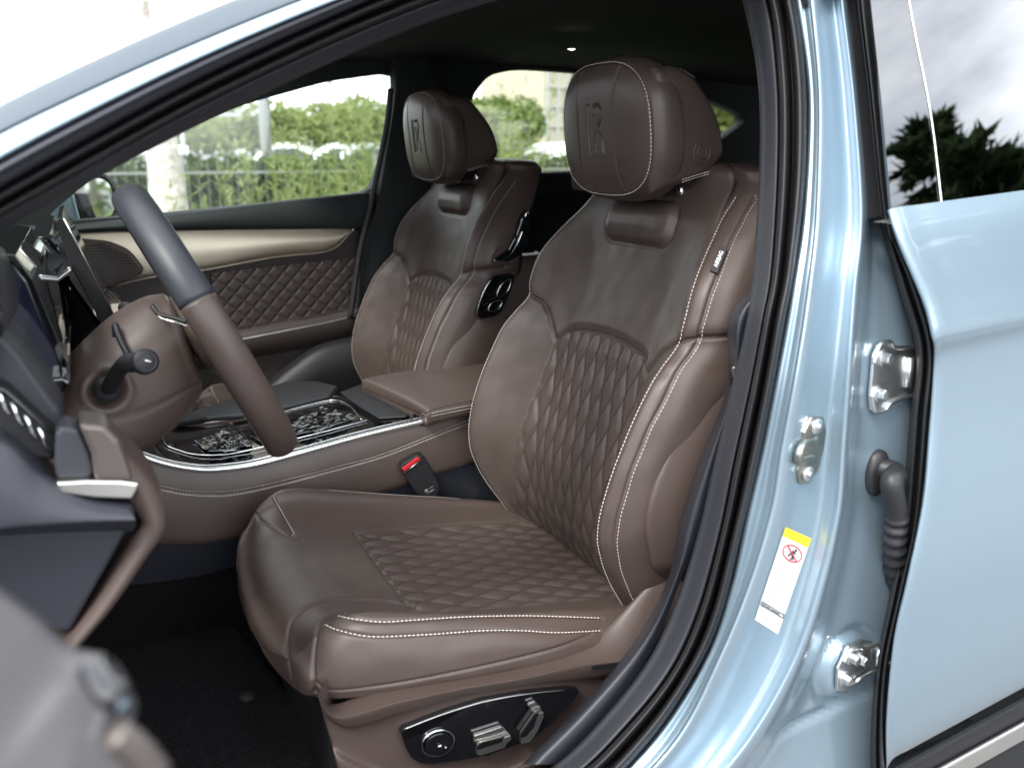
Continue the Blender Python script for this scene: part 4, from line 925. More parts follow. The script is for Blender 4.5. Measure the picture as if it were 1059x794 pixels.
# left stalk
sA = sp0 - sn*.004; K = at(150, 374, Y=sp0[1]-.075)
tube('stalk_socket', [sA, sA+sn*.010], .015, 'black', col_, 20)
stk = tube('indicator_stalk', smooth_path([sA, sA*.75+at(122, 390, Y=sp0[1]-.03)*.25, at(126, 379, Y=sp0[1]-.045), at(137, 375, Y=sp0[1]-.06), K], 30), .0095, 'black', col_, 14, scale=np.interp(np.arange(30), [0, 15, 20, 29], [1, .95, 1.15, 1.2]))
kd = K - at(137, 375, Y=sp0[1]-.06); kd /= np.linalg.norm(kd); ed = (EYE-K)/np.linalg.norm(EYE-K)
kd2 = (kd*.5 + ed*.6); kd2 /= np.linalg.norm(kd2)
tube('stalk_cap', [K-kd2*.012, K-kd2*.003, K+kd2*.004, K+kd2*.006], .0145, 'black', stk, 24, scale=[.9, 1, .97, .8])
tube('cap_ring', [K+kd2*.0062 + .0102*(math.cos(t)*np.cross(kd2, (0, 0, 1.)) + math.sin(t)*np.cross(kd2, np.cross(kd2, (0, 0, 1.)))) for t in np.linspace(0, 2*PI, 30, endpoint=False)], .0006, 'dark', stk, 6, True)
q = K+kd2*.0066; rr_ = np.cross(kd2, (0, 0, 1.)); tube('wiper_symbol', [q-rr_*.004-(0, 0, .001), q-(0, 0, -.001), q+rr_*.002+(0, 0, .0015)], .0010, 'white', stk, 6)
tube('indicator_stalk', smooth_path([at(200, 360, Y=.58), at(150, 330, Y=.66), at(135, 320, Y=.69), at(128, 318, Y=.71)], 30), .009, 'black', col_, 12)
tube('shift_paddle', smooth_path([at(120, 348, Y=.44), at(119, 336, Y=.44), at(124, 350, Y=.42), at(132, 366, Y=.40), at(140, 380, Y=.40)], 30), .004, 'black', wh, 10)
tube('spoke_trim', smooth_path([at(157, 316, Y=.43), at(165, 325, Y=.42), at(180, 329, Y=.41), at(193, 333, Y=.40)], 30), .0030, 'black', wh, 8)
tube('spoke_line', smooth_path([at(160, 322, Y=.425), at(167, 329, Y=.415), at(181, 333, Y=.405), at(194, 337, Y=.40)], 30), .0009, 'chrome', wh, 8)

# ================================================================ DASHBOARD
da = thing('dashboard', 'dashboard end beside the door, slate grey panel with brown trim, air vent and glossy screens', 'dashboard', (-.9, .8, .9))
def fan(name, pts, Y, d, mat, bw=.004, dx=0, parent=da, seg=3):
    a = Acc(); a.prism([at(x, y, Y=Y) for x, y in pts], (dx, d, 0)); o = a.build(name, mat, parent); 
    if bw: bevel(o, bw, seg)
    return o
ep = fan('end_panel', [(-90, 470), (0, 450), (40, 482), (60, 503), (100, 516), (138, 520), (143, 530), (72, 655), (0, 640), (-90, 600)], .14, .05, 'slate', .006)
# upper shelf of the end panel catches more light
A_ = []
for x0, y0, x1, y1, x2, y2 in ((-90, 440, -90, 500, -90, 560), (0, 452, 0, 500, 0, 546), (45, 487, 45, 515, 45, 543), (90, 510, 92, 525, 95, 541), (128, 517, 134, 528, 140, 540)):
    A_.append([at(x0, y0, Y=.155), at(x0, y0+3, Y=.13), at(x1, y1, Y=.115), at(x2, y2-3, Y=.108), at(x2, y2, Y=.112), at(x2, y2+4, Y=.125), at(x2-3, y2+10, Y=.145)])
grid('end_panel_fold', loft(np.array(A_), 50, 30), 'slate', da)
# brown trim strip wrapping the end panel
cen_ = [(112, 462), (122, 472), (136, 490), (151, 515), (158, 540), (140, 572), (108, 620), (72, 664), (40, 705)]
wid = [5, 9, 12, 13, 11, 9, 8, 7, 7]
P = np.array([at(x, y, Y=.15) for x, y in cen_]); Tn = np.gradient(P, axis=0); Tn /= np.linalg.norm(Tn, axis=1)[:, None]; Sd = np.cross(Tn, (0, 1, 0)); 
W_ = np.array(wid)/FOC*.87*1.05
A_ = []
for p, s_, w_ in zip(P, Sd, W_): A_.append([p - s_*w_ + (0, .05, 0), p - s_*w_*1.0, p - s_*w_*.85 - (0, .012, 0), p - (0, .020, 0), p + s_*w_*.8 - (0, .014, 0), p + s_*w_*1.0, p + s_*w_*1.05 + (0, .03, 0), p+s_*w_*1.0+(0, .06, 0)])
grid('brown_trim_strip', loft(np.array(A_), 80, 40), 'shell', da)
fan('metal_tab', [(58, 499), (61, 510), (98, 515), (136, 516.5), (141, 508), (144, 500), (126, 497.5), (90, 497)], .122, .02, 'silver', .0025)
fan('grey_lever', [(57, 450), (62, 440), (82, 444), (92, 468), (98, 486), (94, 495), (58, 496), (56, 480)], .13, .04, 'dark', .005)
M['bronze'] = material('satin_bronze', (.13, .11, .10), .38, metal=.5, var=.04)
fan('bronze_insert', [(80, 438), (108, 440), (124, 456), (139, 498), (98, 498), (94, 470)], .122, .05, 'bronze', .005)
# air vent
ve = fan('air_vent', [(-60, 370), (-5, 398), (8, 402), (58, 448), (62, 462), (56, 476), (40, 476), (-60, 430)], .165, .04, 'black', .004)
for i, (x, y) in enumerate([(-14, 402), (2, 412), (16, 424), (30, 437), (44, 450)]):
    tube('vent_slat', smooth_path([at(x-5, y-9, Y=.162), at(x, y, Y=.157), at(x+2, y+9, Y=.157), at(x+9, y+17, Y=.160)], 12), .0016, 'chrome', ve, 8)
tube('vent_rim', [at(x, y, Y=.160) for x, y in ((-60, 374), (-4, 400), (6, 405), (56, 450), (59, 463), (54, 473))], .0016, 'gloss', ve, 8)
# visor beside the instrument screen and upper dash
fan('dash_shoulder', [(-80, 330), (0, 345), (20, 365), (62, 425), (66, 440), (60, 450), (40, 440), (0, 396), (-80, 350)], .19, .12, 'dark', .006)
sc1 = fan('instrument_screen', [(-60, 262), (0, 266), (14, 268), (30, 290), (64, 372), (66, 382), (58, 392), (20, 398), (-60, 410)], .30, .36, 'screen', .004)
fan('screen_bezel', [(-60, 258), (0, 262), (16, 264), (34, 288), (70, 374), (70, 388), (60, 398), (64, 384), (30, 292), (12, 271), (-60, 265)], .295, .37, 'gloss', .001)
fan('lower_screen_shelf', [(-60, 400), (40, 392), (66, 390), (74, 396), (60, 412), (40, 430), (-60, 450)], .27, .36, 'gloss', .003)
# dashboard roll across the car
rollp = []
for Yv, pts in ((.15, [(-40, 262), (-10, 262), (0, 300), (0, 350), (-40, 400)]), (.62, [(-60, 250), (10, 250), (34, 262), (34, 300), (-60, 330)]), (.9, [(-60, 243), (10, 243), (50, 246), (72, 275), (-60, 320)]), (1.55, [(-60, 232), (20, 233), (60, 238), (75, 268), (-60, 300)])):
    rollp.append([at(x, y, Y=Yv) for x, y in pts])
grid('dash_top', loft(np.array(rollp), 60, 30), 'dark', da)
fan('gloss_fascia', [(22, 262), (40, 243), (52, 247), (62, 262), (74, 292), (108, 340), (140, 352), (118, 372), (86, 394), (70, 378), (44, 318), (30, 290)], .78, .5, 'gloss', .006)
fan('fascia_trim', [(24, 300), (44, 300), (50, 293), (66, 280), (72, 275), (75, 281), (62, 291), (50, 306), (30, 309)], .66, .35, 'chrome', .003)
fan('fascia_trim', [(4, 274), (18, 262), (34, 250), (38, 252), (24, 266), (8, 280)], .60, .1, 'silver', .002)
tube('fascia_line', [at(40, 247, Y=.75), at(52, 262, Y=.75), at(57, 273, Y=.75)], .002, 'silver', da, 6)
cs = fan('centre_screen', [(57, 229), (61, 225), (66, 227), (82, 258), (122, 336), (118, 342), (108, 340), (72, 274)], .74, .012, 'black', .002)
# screen slab seen almost edge on, standing across the car
cs2 = fan('centre_screen_glass', [(58, 228), (64, 225), (84, 262), (120, 336), (112, 339), (76, 270)], .752, .34, 'screen', .002)
tube('screen_edge', [at(66, 226, Y=.74), at(84, 260, Y=.74), at(122, 335, Y=.74)], .0016, 'silver', da, 6)
# knee area under the dash and lower column panel
slab('knee_panel', [(-.86, .20, .62), (-.80, .20, .90), (-.80, .80, .90), (-.86, .80, .62)], (-.15, 0, 0), 'black', da, .01)
slab('glovebox', [(-.86, 1.02, .55), (-.74, 1.02, .92), (-.74, 1.62, .92), (-.86, 1.62, .55)], (-.3, 0, 0), 'darkleather', da, .02)

# ================================================================ OPEN FRONT DOOR (foreground)
fd = thing('front_door', 'open front door in the near foreground, blurred grey armrest and handle at the lower left', 'car door', (-1.05, -.1, .35))
sil = [(-140, 540), (-60, 570), (0, 611), (40, 640), (72, 668), (104, 676), (122, 692), (126, 712), (118, 736), (128, 760), (146, 785), (168, 820), (200, 870)]
A_ = []
for i, (x, y) in enumerate(sil):
    Y = -.34 - .004*i; p = at(x, y, Y=Y); 
    A_.append([p + (.004, .03, -.03), p, p + (-.012, -.010, -.008), p + (-.035, -.022, -.030), p + (-.075, -.03, -.075), p + (-.14, -.03, -.16), p+(-.22, .0, -.3)])
M['doorgrey'] = material('grey_door_trim', (.045, .042, .045), .42, var=.04)
grid('armrest', loft(np.array(A_), 120, 50), 'doorgrey', fd)
tube('handle_insert', smooth_path([at(96, 690, Y=-.375), at(110, 712, Y=-.385), at(124, 722, Y=-.39)], 20), .006, 'gloss', fd, 10)
tube('handle_chrome', smooth_path([at(118, 758, Y=-.40), at(140, 775, Y=-.40), at(160, 800, Y=-.40)], 20), .006, 'bronze', fd, 10)
dv = np.array((.42, -.907, 0)); 
def dslab(name, s0, s1, z0, z1, off, th, mat, bw): 
    nrm_ = np.array((.907, .42, 0)); o0 = np.array((-1.22, .0, 0)) + nrm_*off
    a = Acc(); a.prism([o0+dv*s0+(0, 0, z0), o0+dv*s1+(0, 0, z0), o0+dv*s1+(0, 0, z1), o0+dv*s0+(0, 0, z1)], nrm_*th); o = a.build(name, mat, fd); bevel(o, bw, 3); return o
dslab('outer_skin', 0, 1.05, .40, 1.0, -.10, .05, 'paint', .02); dslab('inner_trim', .04, 1.02, .42, .98, -.05, .05, 'dark', .02)

# ================================================================ FAR FRONT DOOR
pd = thing('passenger_door', 'far front passenger door with champagne trim, quilted dark brown inset and slim black sill', 'car door', (-.4, 1.64, .4))
FY = 1.635
belt = [(-30, 243), (40, 236), (100, 229.5), (160, 223), (230, 215), (300, 207), (386, 198)]
bl2 = [(-30, 262), (40, 246), (100, 241), (160, 240), (230, 238), (300, 237), (386, 236)]
A_ = np.array([[at(x, y, Y=1.66), at(x, y, Y=1.635), at(x, y+3, Y=1.612), at(x2, (y+y2)/2, Y=1.600), at(x2, y2-2, Y=1.604), at(x2, y2+3, Y=1.625)] for (x, y), (x2, y2) in zip(belt, bl2)])
grid('belt_trim', loft(A_, 60, 24), 'farpillar', pd)
ct_ = [(-30, 252), (40, 244), (100, 240), (160, 238.5), (230, 237.5), (300, 236.5), (350, 236), (365, 236.5)]
cb_ = [(-30, 330), (40, 318), (100, 301), (150, 288), (210, 279.5), (285, 266), (340, 259.5), (362, 241)]
A_ = np.array([[at(a[0], a[1], Y=1.618), at(a[0], a[1]+1.5, Y=1.606), at((a[0]+b[0])/2, (a[1]+b[1])/2, Y=1.598), at(b[0], b[1]-1.5, Y=1.603), at(b[0], b[1], Y=1.618)] for a, b in zip(ct_, cb_)])
grid('champagne_trim', loft(A_, 80, 20), 'beige', pd)
tube('trim_edge', smooth_path([at(x, y, Y=1.606) for x, y in cb_] + [at(366, 236.5, Y=1.606)], 60), .0018, 'beige', pd, 8)
slab('door_panel', [at(x, y, Y=1.622) for x, y in ((-30, 240), (386, 225), (384, 330), (372, 480), (-30, 600))], (0, .02, 0), 'darkleather', pd, 0)
# speaker grille
sg = slab('speaker_grille', [at(x, y, Y=1.592) for x, y in rnd([(74, 246), (112, 249), (134, 258), (152, 281), (118, 297), (96, 302)], 5, .3)], (0, .02, 0), material('grille_bronze', (.05, .042, .035), .3, metal=.6), pd, .003)
for k in range(16):
    f = k/15; y0 = 252+f*44; xr = np.interp(y0, [252, 262, 281, 297], [112, 134, 150, 118]); xl = np.interp(y0, [252, 300], [82, 98]); 
    if xr-xl > 6: tube('grille_rib', [at(xl+1, y0+.02*xl, Y=1.590), at(xr-3, y0, Y=1.590)], .0011, 'black', sg, 5)
# quilted inset
qa, qb = at(232, 336, Y=1.60), at(372, 262, Y=1.60)
qn = (150, 260); xs_ = np.linspace(qa[0]-.02, qb[0]+.03, qn[1]); zs_ = np.linspace(.80, .985, qn[0])
XX, ZZ = np.meshgrid(xs_, zs_); u_, v_ = (XX+ZZ*1.0)/.042, (XX-ZZ*1.0)/.042*1.0
dq = np.minimum(np.abs(u_-np.round(u_)), np.abs(v_-np.round(v_)))*2; AQ = np.stack([XX, 1.606 + .0024*np.exp(-(dq/.24)**1.3), ZZ + (XX+.2)*.05], -1)
qi = grid('quilted_inset', AQ, 'darkleather', pd)
acc = Acc()
for fam in (1, -1):
    for k in range(-40, 60):
        pts = []
        for z in np.linspace(.80, .985, 40):
            x = k*.042 - fam*z
            if xs_[0] < x < xs_[-1]: pts.append((x, 1.6098, z+(x+.2)*.05))
        if len(pts) > 3: stitches(acc, pts, np.tile((0, -1, 0), (len(pts), 1)), .003, .002, .0006, .0)
acc.build('inset_stitching', 'dark_thread', qi)
# pull, lower chrome line and pocket
tube('chrome_line', smooth_path([at(x, y, Y=1.585) for x, y in ((200, 360), (254, 350), (300, 341), (340, 333), (378, 324))], 30), .0022, 'silver', pd, 8)
A_ = np.array([[at(x, y-14, Y=1.615), at(x, y-8, Y=1.595), at(x, y, Y=1.585), at(x, y+12, Y=1.59), at(x, y+20, Y=1.61)] for x, y in ((150, 375), (254, 352), (300, 343), (340, 335), (380, 326))])
grid('door_armrest', loft(A_, 40, 24), 'darkleather', pd)
tube('grab_recess_edge', smooth_path([at(x, y, Y=1.60) for x, y in ((306, 330), (345, 322), (380, 312))], 20), .0014, 'darkleather', pd, 6)
A_ = np.array([[at(x0, y0, Y=1.60), at(x0+4, y0+6, Y=1.55), at(x0+8, y0+30, Y=1.53), at(x0+6, y0+70, Y=1.55)] for x0, y0 in ((220, 425), (262, 405), (296, 378), (330, 356), (380, 344))])
grid('door_pocket', loft(A_, 40, 24), 'black', pd)
gl = slab('window_glass', [at(x, y, Y=1.665) for x, y in ((30, 238), (392, 205), (420, 90), (412, 70), (340, 74), (250, 98), (110, 160))], (0, .004, 0), 'glass', pd)
mi = thing('wing_mirror', 'black wing mirror outside the far front window, its glass showing green plants', 'wing mirror', at(105, 215, Y=1.85))
MN = np.array((.80, -.60, .03)); MN /= np.linalg.norm(MN); M0 = at(97, 206, Y=1.86)
def atp(x, y, off=0): d = ray(x, y); return EYE + d*np.dot(M0 + MN*off - EYE, MN)/np.dot(d, MN)
ring_ = [(72, 187), (84, 180), (98, 178), (113, 183), (122, 198), (124, 216), (119, 228), (100, 231), (82, 230), (74, 214)]
cM = np.mean([atp(*q) for q in ring_], 0); A_ = []
for s_, off in ((.05, -.085), (.45, -.08), (.8, -.055), (.97, -.025), (1.0, 0), (.97, .006), (.82, .004), (.79, -.004), (.02, -.006)): A_.append([cM + (atp(*q)-cM)*s_ + MN*off for q in ring_])
grid('mirror_housing', loft(np.array(A_), 40, 70, closed_v=True), 'black', mi, cv=True)
slab('mirror_glass', [cM + (np.array(atp(*q))-cM)*.80 + MN*.0 for q in rnd(ring_, 4, .3)], -MN*.003, material('mirror_silver', (.80, .84, .80), .03, metal=1), mi)
slab('mirror_foot', [at(x, y, Y=1.80) for x, y in ((78, 200), (90, 200), (104, 236), (80, 236))], (0, .06, 0), 'black', mi, .004)
slab('far_wing', [at(x, y, Y=1.74) for x, y in ((-60, 236), (40, 207), (74, 194), (84, 232), (84, 262), (-60, 270))], (0, .05, 0), 'paint', car, .01)
# passenger rear door
rp = thing('far_rear_door', 'dark far rear door behind the passenger seat, its window showing shrubs and a building', 'car door', (.7, 1.64, .4))
slab('door_glass', [at(x, y, Y=1.665) for x, y in ((480, 186), (700, 176), (700, 66), (480, 66))], (0, .004, 0), 'reartint', rp)
A_ = np.array([[at(x, y, Y=1.64), at(x, y+2, Y=1.61), at(x, y+22, Y=1.60), at(x, y+32, Y=1.62), at(x, y+90, Y=1.625)] for x, y in ((440, 182), (520, 180.5), (600, 178), (700, 172))])
grid('door_trim', loft(A_, 40, 30), 'headliner', rp)
slab('quarter_glass', [at(x, y, Y=1.665) for x, y in ((715, 90), (780, 110), (780, 135), (745, 155), (715, 155))], (0, .004, 0), 'reartint', car)
# rear bench
rs = thing('rear_seat', 'black rear bench seat in the shadow behind the front seats', 'car seat', (1.1, .85, .4))
bn = []
for x, z in ((.62, .50), (.60, .60), (.66, .665), (.85, .67), (1.02, .66), (1.06, .70), (1.12, .90), (1.19, 1.10), (1.24, 1.17), (1.30, 1.17), (1.33, 1.0)):
    bn.append([(x+.02, .22, z-.02), (x, .26, z), (x, .55, z), (x+.015, .84, z-.012), (x, 1.13, z), (x, 1.42, z), (x+.02, 1.48, z-.02)])
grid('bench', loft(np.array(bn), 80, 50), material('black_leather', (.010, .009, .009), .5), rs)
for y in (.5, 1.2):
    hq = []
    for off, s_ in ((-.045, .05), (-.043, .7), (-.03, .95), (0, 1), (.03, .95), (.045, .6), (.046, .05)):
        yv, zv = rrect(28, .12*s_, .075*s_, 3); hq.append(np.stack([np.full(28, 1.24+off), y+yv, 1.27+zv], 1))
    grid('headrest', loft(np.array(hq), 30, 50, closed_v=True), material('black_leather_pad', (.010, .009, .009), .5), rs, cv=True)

# ================================================================ OUTSIDE
ORD = ['first', 'second', 'third', 'fourth', 'fifth', 'sixth', 'seventh', 'eighth']
def leafmat(name, c0, c1, rough=.6):
    m = bpy.data.materials.new(name); m.use_nodes = True; t = m.node_tree; b = t.nodes['Principled BSDF']; b.inputs['Roughness'].default_value = rough
    g = t.nodes.new('ShaderNodeNewGeometry'); r = t.nodes.new('ShaderNodeValToRGB'); r.color_ramp.elements[0].color = (*c0, 1); r.color_ramp.elements[1].color = (*c1, 1)
    t.links.new(g.outputs['Random Per Island'], r.inputs[0]); t.links.new(r.outputs[0], b.inputs['Base Color'])
    tr = t.nodes.new('ShaderNodeBsdfTranslucent'); mx_ = t.nodes.new('ShaderNodeMixShader'); mx_.inputs[0].default_value = .35
    t.links.new(r.outputs[0], tr.inputs[0]); t.links.new(b.outputs[0], mx_.inputs[1]); t.links.new(tr.outputs[0], mx_.inputs[2]); t.links.new(mx_.outputs[0], t.nodes['Material Output'].inputs[0])
    return m
M['leaf_a'] = leafmat('green_leaves', (.05, .09, .02), (.16, .24, .05)); M['leaf_b'] = leafmat('yellow_green_leaves', (.15, .20, .06), (.30, .34, .12))
M['leaf_h'] = leafmat('hedge_leaves', (.03, .055, .014), (.09, .14, .03)); M['leaf_d'] = leafmat('dark_conifer_needles', (.02, .04, .02), (.09, .13, .055))
M['bark'] = material('grey_bark', (.22, .18, .14), .9, bump=('noise', 9, .05, .9), var=.4, vscale=6); M['limed'] = material('whitewashed_bark', (.55, .50, .44), .9, bump=('noise', 14, .04, .9), var=.35, vscale=9)
M['metalwhite'] = material('pale_grey_wire', (.25, .26, .24), .5); M['polegrey'] = material('grey_pole_paint', (.42, .43, .44), .5)
M['asphalt'] = material('asphalt', (.16, .16, .16), .85, bump=('noise', 160, .004, .6), var=.3, vscale=30); M['grassy'] = material('verge_soil', (.09, .13, .035), .95, var=.5, vscale=2.5)
M['wallbeige'] = material('beige_render', (.50, .46, .38), .8, var=.08, vscale=.6)
struct = lambda o: tag(o, kind='structure')
struct(mk('ground', [(-400, -400, 0), (600, -400, 0), (600, 600, 0), (-400, 600, 0)], [(0, 1, 2, 3)], 'asphalt'))
struct(mk('verge', [(-60, 4.2, .1), (120, 4.2, .1), (120, 15, .1), (-60, 15, .1), (-60, 4.2, -.02), (120, 4.2, -.02)], [(0, 1, 2, 3), (4, 5, 1, 0)], 'grassy'))
rng = np.random.default_rng(5)
def leaves(n, size, center, rad, clumps=14, squash=1.0, flat=.4, shell=.55, aspect=.5):
    cs = []; 
    for _ in range(clumps):
        d = rng.normal(size=3); d /= np.linalg.norm(d); cs.append(d*np.array(rad)*rng.uniform(.35, .8))
    cs = np.array(cs); idx = rng.integers(0, clumps, n); d = rng.normal(size=(n, 3)); d /= np.linalg.norm(d, axis=1)[:, None]
    rr = (shell + (1-shell)*rng.random(n))[:, None]; p = cs[idx] + d*rr*np.array(rad)*rng.uniform(.28, .5, clumps)[idx][:, None]; p[:, 2] *= squash
    p += np.array(center); a = rng.normal(size=(n, 3)); a[:, 2] *= flat; a /= np.linalg.norm(a, axis=1)[:, None]; b = np.cross(a, rng.normal(size=(n, 3))); b /= np.linalg.norm(b, axis=1)[:, None]
    s = (size*rng.uniform(.6, 1.3, n))[:, None]; V = np.stack([p - a*s, p + b*s*aspect, p + a*s, p - b*s*aspect], 1).reshape(-1, 3)
    return V, [(4*i, 4*i+1, 4*i+2, 4*i+3) for i in range(n)]
def tree(name, base, h, rad, label, cat='tree', trunk_r=.12, leafm='leaf_a', barkm='bark', n=2600, size=.12, crown_z=None, group=None, clumps=16, cone=False):
    o = thing(name, label, cat, base, group); b = np.array(base, float); cz = crown_z if crown_z else h-rad[2]
    P = smooth_path([b, b+(.03*h*.3, 0, cz*.4), b+(-.02*h*.3, .05, cz*.8), b+(0, 0, h*.92)], 24)
    acc = Acc(); acc.tube(P, trunk_r, 10, scale=np.linspace(1.15, .15, 24))
    for k in range(9 if not cone else 16):
        z0 = cz*.6 + (h*.85-cz*.6)*k/(9 if not cone else 16); a = rng.uniform(0, 2*PI); q = b+(0, 0, z0); lf = .75 if not cone else .45*(1-k/17); e = q + np.array((math.cos(a)*rad[0]*lf, math.sin(a)*rad[1]*lf, rad[2]*.35*(0.2 if cone else 1)))
        acc.tube(smooth_path([q, (q+e)/2+(0, 0, .1*rad[2]), e], 8), trunk_r*.32, 6, scale=np.linspace(1, .2, 8))
    acc.build('trunk', barkm, o, True)
    if cone:
        Vs, Fs = [], []; 
        tiers = 15
        for k in range(tiers):
            f = k/(tiers-1); zc = cz*.35 + (h-cz*.35)*f; rr = rad[0]*(1-f)**.75*rng.uniform(.75, 1.15)+.25; nb = int(9+7*(1-f))
            for j in range(nb):
                a = rng.uniform(0, 2*PI); L_ = rr*rng.uniform(.6, 1.1); m_ = int(n/tiers/nb); t_ = rng.random(m_)**.7
                c = np.stack([math.cos(a)*L_*t_, math.sin(a)*L_*t_, .16*L_*t_*rng.uniform(.2, 1.2) - .0*t_], 1) + rng.normal(size=(m_, 3))*np.array((.10, .10, .055))*rr*.55 + b + (0, 0, zc)
                dr = np.stack([math.cos(a)+rng.normal(size=m_)*.5, math.sin(a)+rng.normal(size=m_)*.5, rng.normal(size=m_)*.25+.15], 1); dr /= np.linalg.norm(dr, axis=1)[:, None]; bb = np.cross(dr, (0, 0, 1.)) + rng.normal(size=(m_, 3))*.25; s_ = (size*rng.uniform(.6, 1.5, m_))[:, None]
                V = np.stack([c-dr*s_, c+bb*s_*.22, c+dr*s_, c-bb*s_*.22], 1).reshape(-1, 3); k0 = len(Vs)*1; base_i = sum(len(v) for v in Vs); Vs.append(V); Fs += [(base_i+4*i, base_i+4*i+1, base_i+4*i+2, base_i+4*i+3) for i in range(m_)]
        mk('crown', np.concatenate(Vs), Fs, leafm, o, False)
    else:
        V, F = leaves(n, size, b+(0, 0, cz+rad[2]*.15), rad, clumps); mk('crown', V, F, leafm, o, False)
    return o
def gpt(px, Y, z=0): p = at(px, 156, Y=Y); return (p[0], Y, z)
# whitewashed trunk near the car
tr_ = tree('street_tree', gpt(166, 7.4, .1), 2.55, (.2, .2, .06), 'thick pale trunked street tree outside the far front window', trunk_r=.175, barkm='limed', n=24, size=.05, leafm='leaf_b', crown_z=2.4)
# tall wispy plants
def plant(name, base, h, w_, n, label, mat='leaf_b', group=None, cat='plant'):
    o = thing(name, label, cat, base, group); acc = Acc(); acc2 = Acc(); b = np.array(base, float)
    for i in range(n):
        a = rng.uniform(0, 2*PI); q = b + (rng.normal()*w_*.35, rng.normal()*w_*.35, 0); hh = h*rng.uniform(.55, 1.05); tip = q + (math.cos(a)*w_*.5*rng.random(), math.sin(a)*w_*.5*rng.random(), hh)
        P = smooth_path([q, (q+tip)/2 + (rng.normal()*.03, rng.normal()*.03, 0), tip], 9); acc.tube(P, .005, 4, scale=np.linspace(1, .3, 9))
        m_ = int(26*hh)+6; t_ = rng.random(m_)*.85+.15; c = np.stack([np.interp(t_, np.linspace(0, 1, 9), P[:, k]) for k in range(3)], 1)
        d = rng.normal(size=(m_, 3)); d[:, 2] = np.abs(d[:, 2])*.9+.2; d /= np.linalg.norm(d, axis=1)[:, None]; s_ = rng.uniform(.03, .075, m_)[:, None]*(1.25-t_[:, None]*.6); bb = np.cross(d, rng.normal(size=(m_, 3))); bb /= np.linalg.norm(bb, axis=1)[:, None]
        V = np.stack([c, c+d*s_+bb*s_*.16, c+d*s_*2, c+d*s_-bb*s_*.16], 1).reshape(-1, 3); acc2.add(V, [(4*i, 4*i+1, 4*i+2, 4*i+3) for i in range(m_)])
    mk('stems', acc.v, acc.f, mat, o, False); mk('leaves', acc2.v, acc2.f, mat, o, False); return o
tp_ = [(300, 6.2, 1.35), (322, 6.8, 1.5), (345, 6.0, 1.65), (362, 6.6, 1.75), (382, 6.1, 1.7), (401, 6.5, 1.7), (270, 7.0, 1.3), (232, 6.6, 1.05), (505, 6.8, 1.75), (522, 6.2, 1.7), (540, 6.8, 1.5)]
tl = ['above the right part of the far front window sill', 'behind the passenger headrest window gap']
for i, (px, Y, h) in enumerate(tp_): plant('tall_plant', gpt(px, Y, .1), h, .5, 15, (['wispy yellow green plant right of the grey pole, lowest of the tall ones', 'wispy plant right of the grey pole, in front of a silver parked car', 'tall wispy plant in the middle of the right half of the far front window', 'tallest wispy plant in the far front window', 'wispy plant next to the right edge of the far front window', 'wispy plant mostly hidden behind the far window pillar', 'small wispy plant just left of the grey pole', 'small wispy plant between the pale trunk and the grey pole', 'wispy plant at the left edge of the far rear window', 'wispy plant in front of the tree left of the round tree', 'wispy plant below the round tree in the far rear window'][i]), group='wispy plants on the verge')
for i, (px, Y, h, r) in enumerate([(196, 7.6, .80, .5), (222, 7.2, .78, .5), (252, 7.8, .85, .55), (280, 7.3, .8, .5), (312, 7.7, .82, .5), (340, 7.4, .85, .5), (372, 7.8, .95, .55), (400, 7.5, .95, .5), (110, 7.5, .8, .5), (135, 7.8, .85, .5), (500, 8.0, 1.0, .6), (528, 8.4, 1.05, .6), (560, 8.2, .95, .5), (600, 8.2, .95, .5)]):
    b = gpt(px, Y, .1); o = thing('shrub', ('low rounded shrub before the wire fence, %s from left in the far front window' % ORD[i] if i < 8 else ['low shrub in the lower corner beside the wing mirror', 'low shrub between the wing mirror and the pale trunk', 'low shrub at the left edge of the far rear window', 'low shrub below the round tree in the far rear window', 'low shrub below the beige building', 'low shrub hidden mostly by the driver headrest'][i-8]), 'shrub', b, 'low shrubs on the verge')
    V, F = leaves(900, .055, (b[0], b[1], .1+h*.42), (r*.95, r*.8, h*.5), 12); mk('foliage', V, F, 'leaf_a' if i % 3 else 'leaf_b', o, False); acc = Acc(); acc.tube([b, (b[0], b[1], .1+h*.5)], .02, 6); acc.build('stem', 'bark', o)
# clipped hedge and the wire fence in front of it
hd_ = thing('hedge', 'long clipped green hedge behind the white wire fence', 'hedge', (8, 12.3, .1)); nn_ = 26000
p = np.stack([rng.uniform(-8, 26, nn_), 12.3 + rng.uniform(-.5, .5, nn_), rng.uniform(.1, 1.12, nn_)], 1); side = rng.random(nn_); p[:, 1] = np.where(side < .55, 11.8 + rng.normal(size=nn_)*.05, p[:, 1]); p[:, 2] = np.where(side > .75, 1.12 + rng.normal(size=nn_)*.05, p[:, 2])
d = rng.normal(size=(nn_, 3)); d /= np.linalg.norm(d, axis=1)[:, None]; bb = np.cross(d, rng.normal(size=(nn_, 3))); bb /= np.linalg.norm(bb, axis=1)[:, None]; s_ = rng.uniform(.04, .08, nn_)[:, None]
mk('leaves', np.stack([p-d*s_, p+bb*s_*.5, p+d*s_, p-bb*s_*.5], 1).reshape(-1, 3), [(4*i, 4*i+1, 4*i+2, 4*i+3) for i in range(nn_)], 'leaf_h', hd_, False)
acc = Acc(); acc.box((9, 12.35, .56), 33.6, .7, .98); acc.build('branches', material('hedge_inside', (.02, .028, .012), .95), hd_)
fe = thing('wire_fence', 'low white wire fence of thin upright bars in front of the hedge', 'fence', (8, 11.2, .1)); acc = Acc()
for x in np.arange(-7, 25, .12): acc.box((x, 11.2, .62), .006, .006, 1.02)
acc.build('bars', 'metalwhite', fe); acc = Acc()
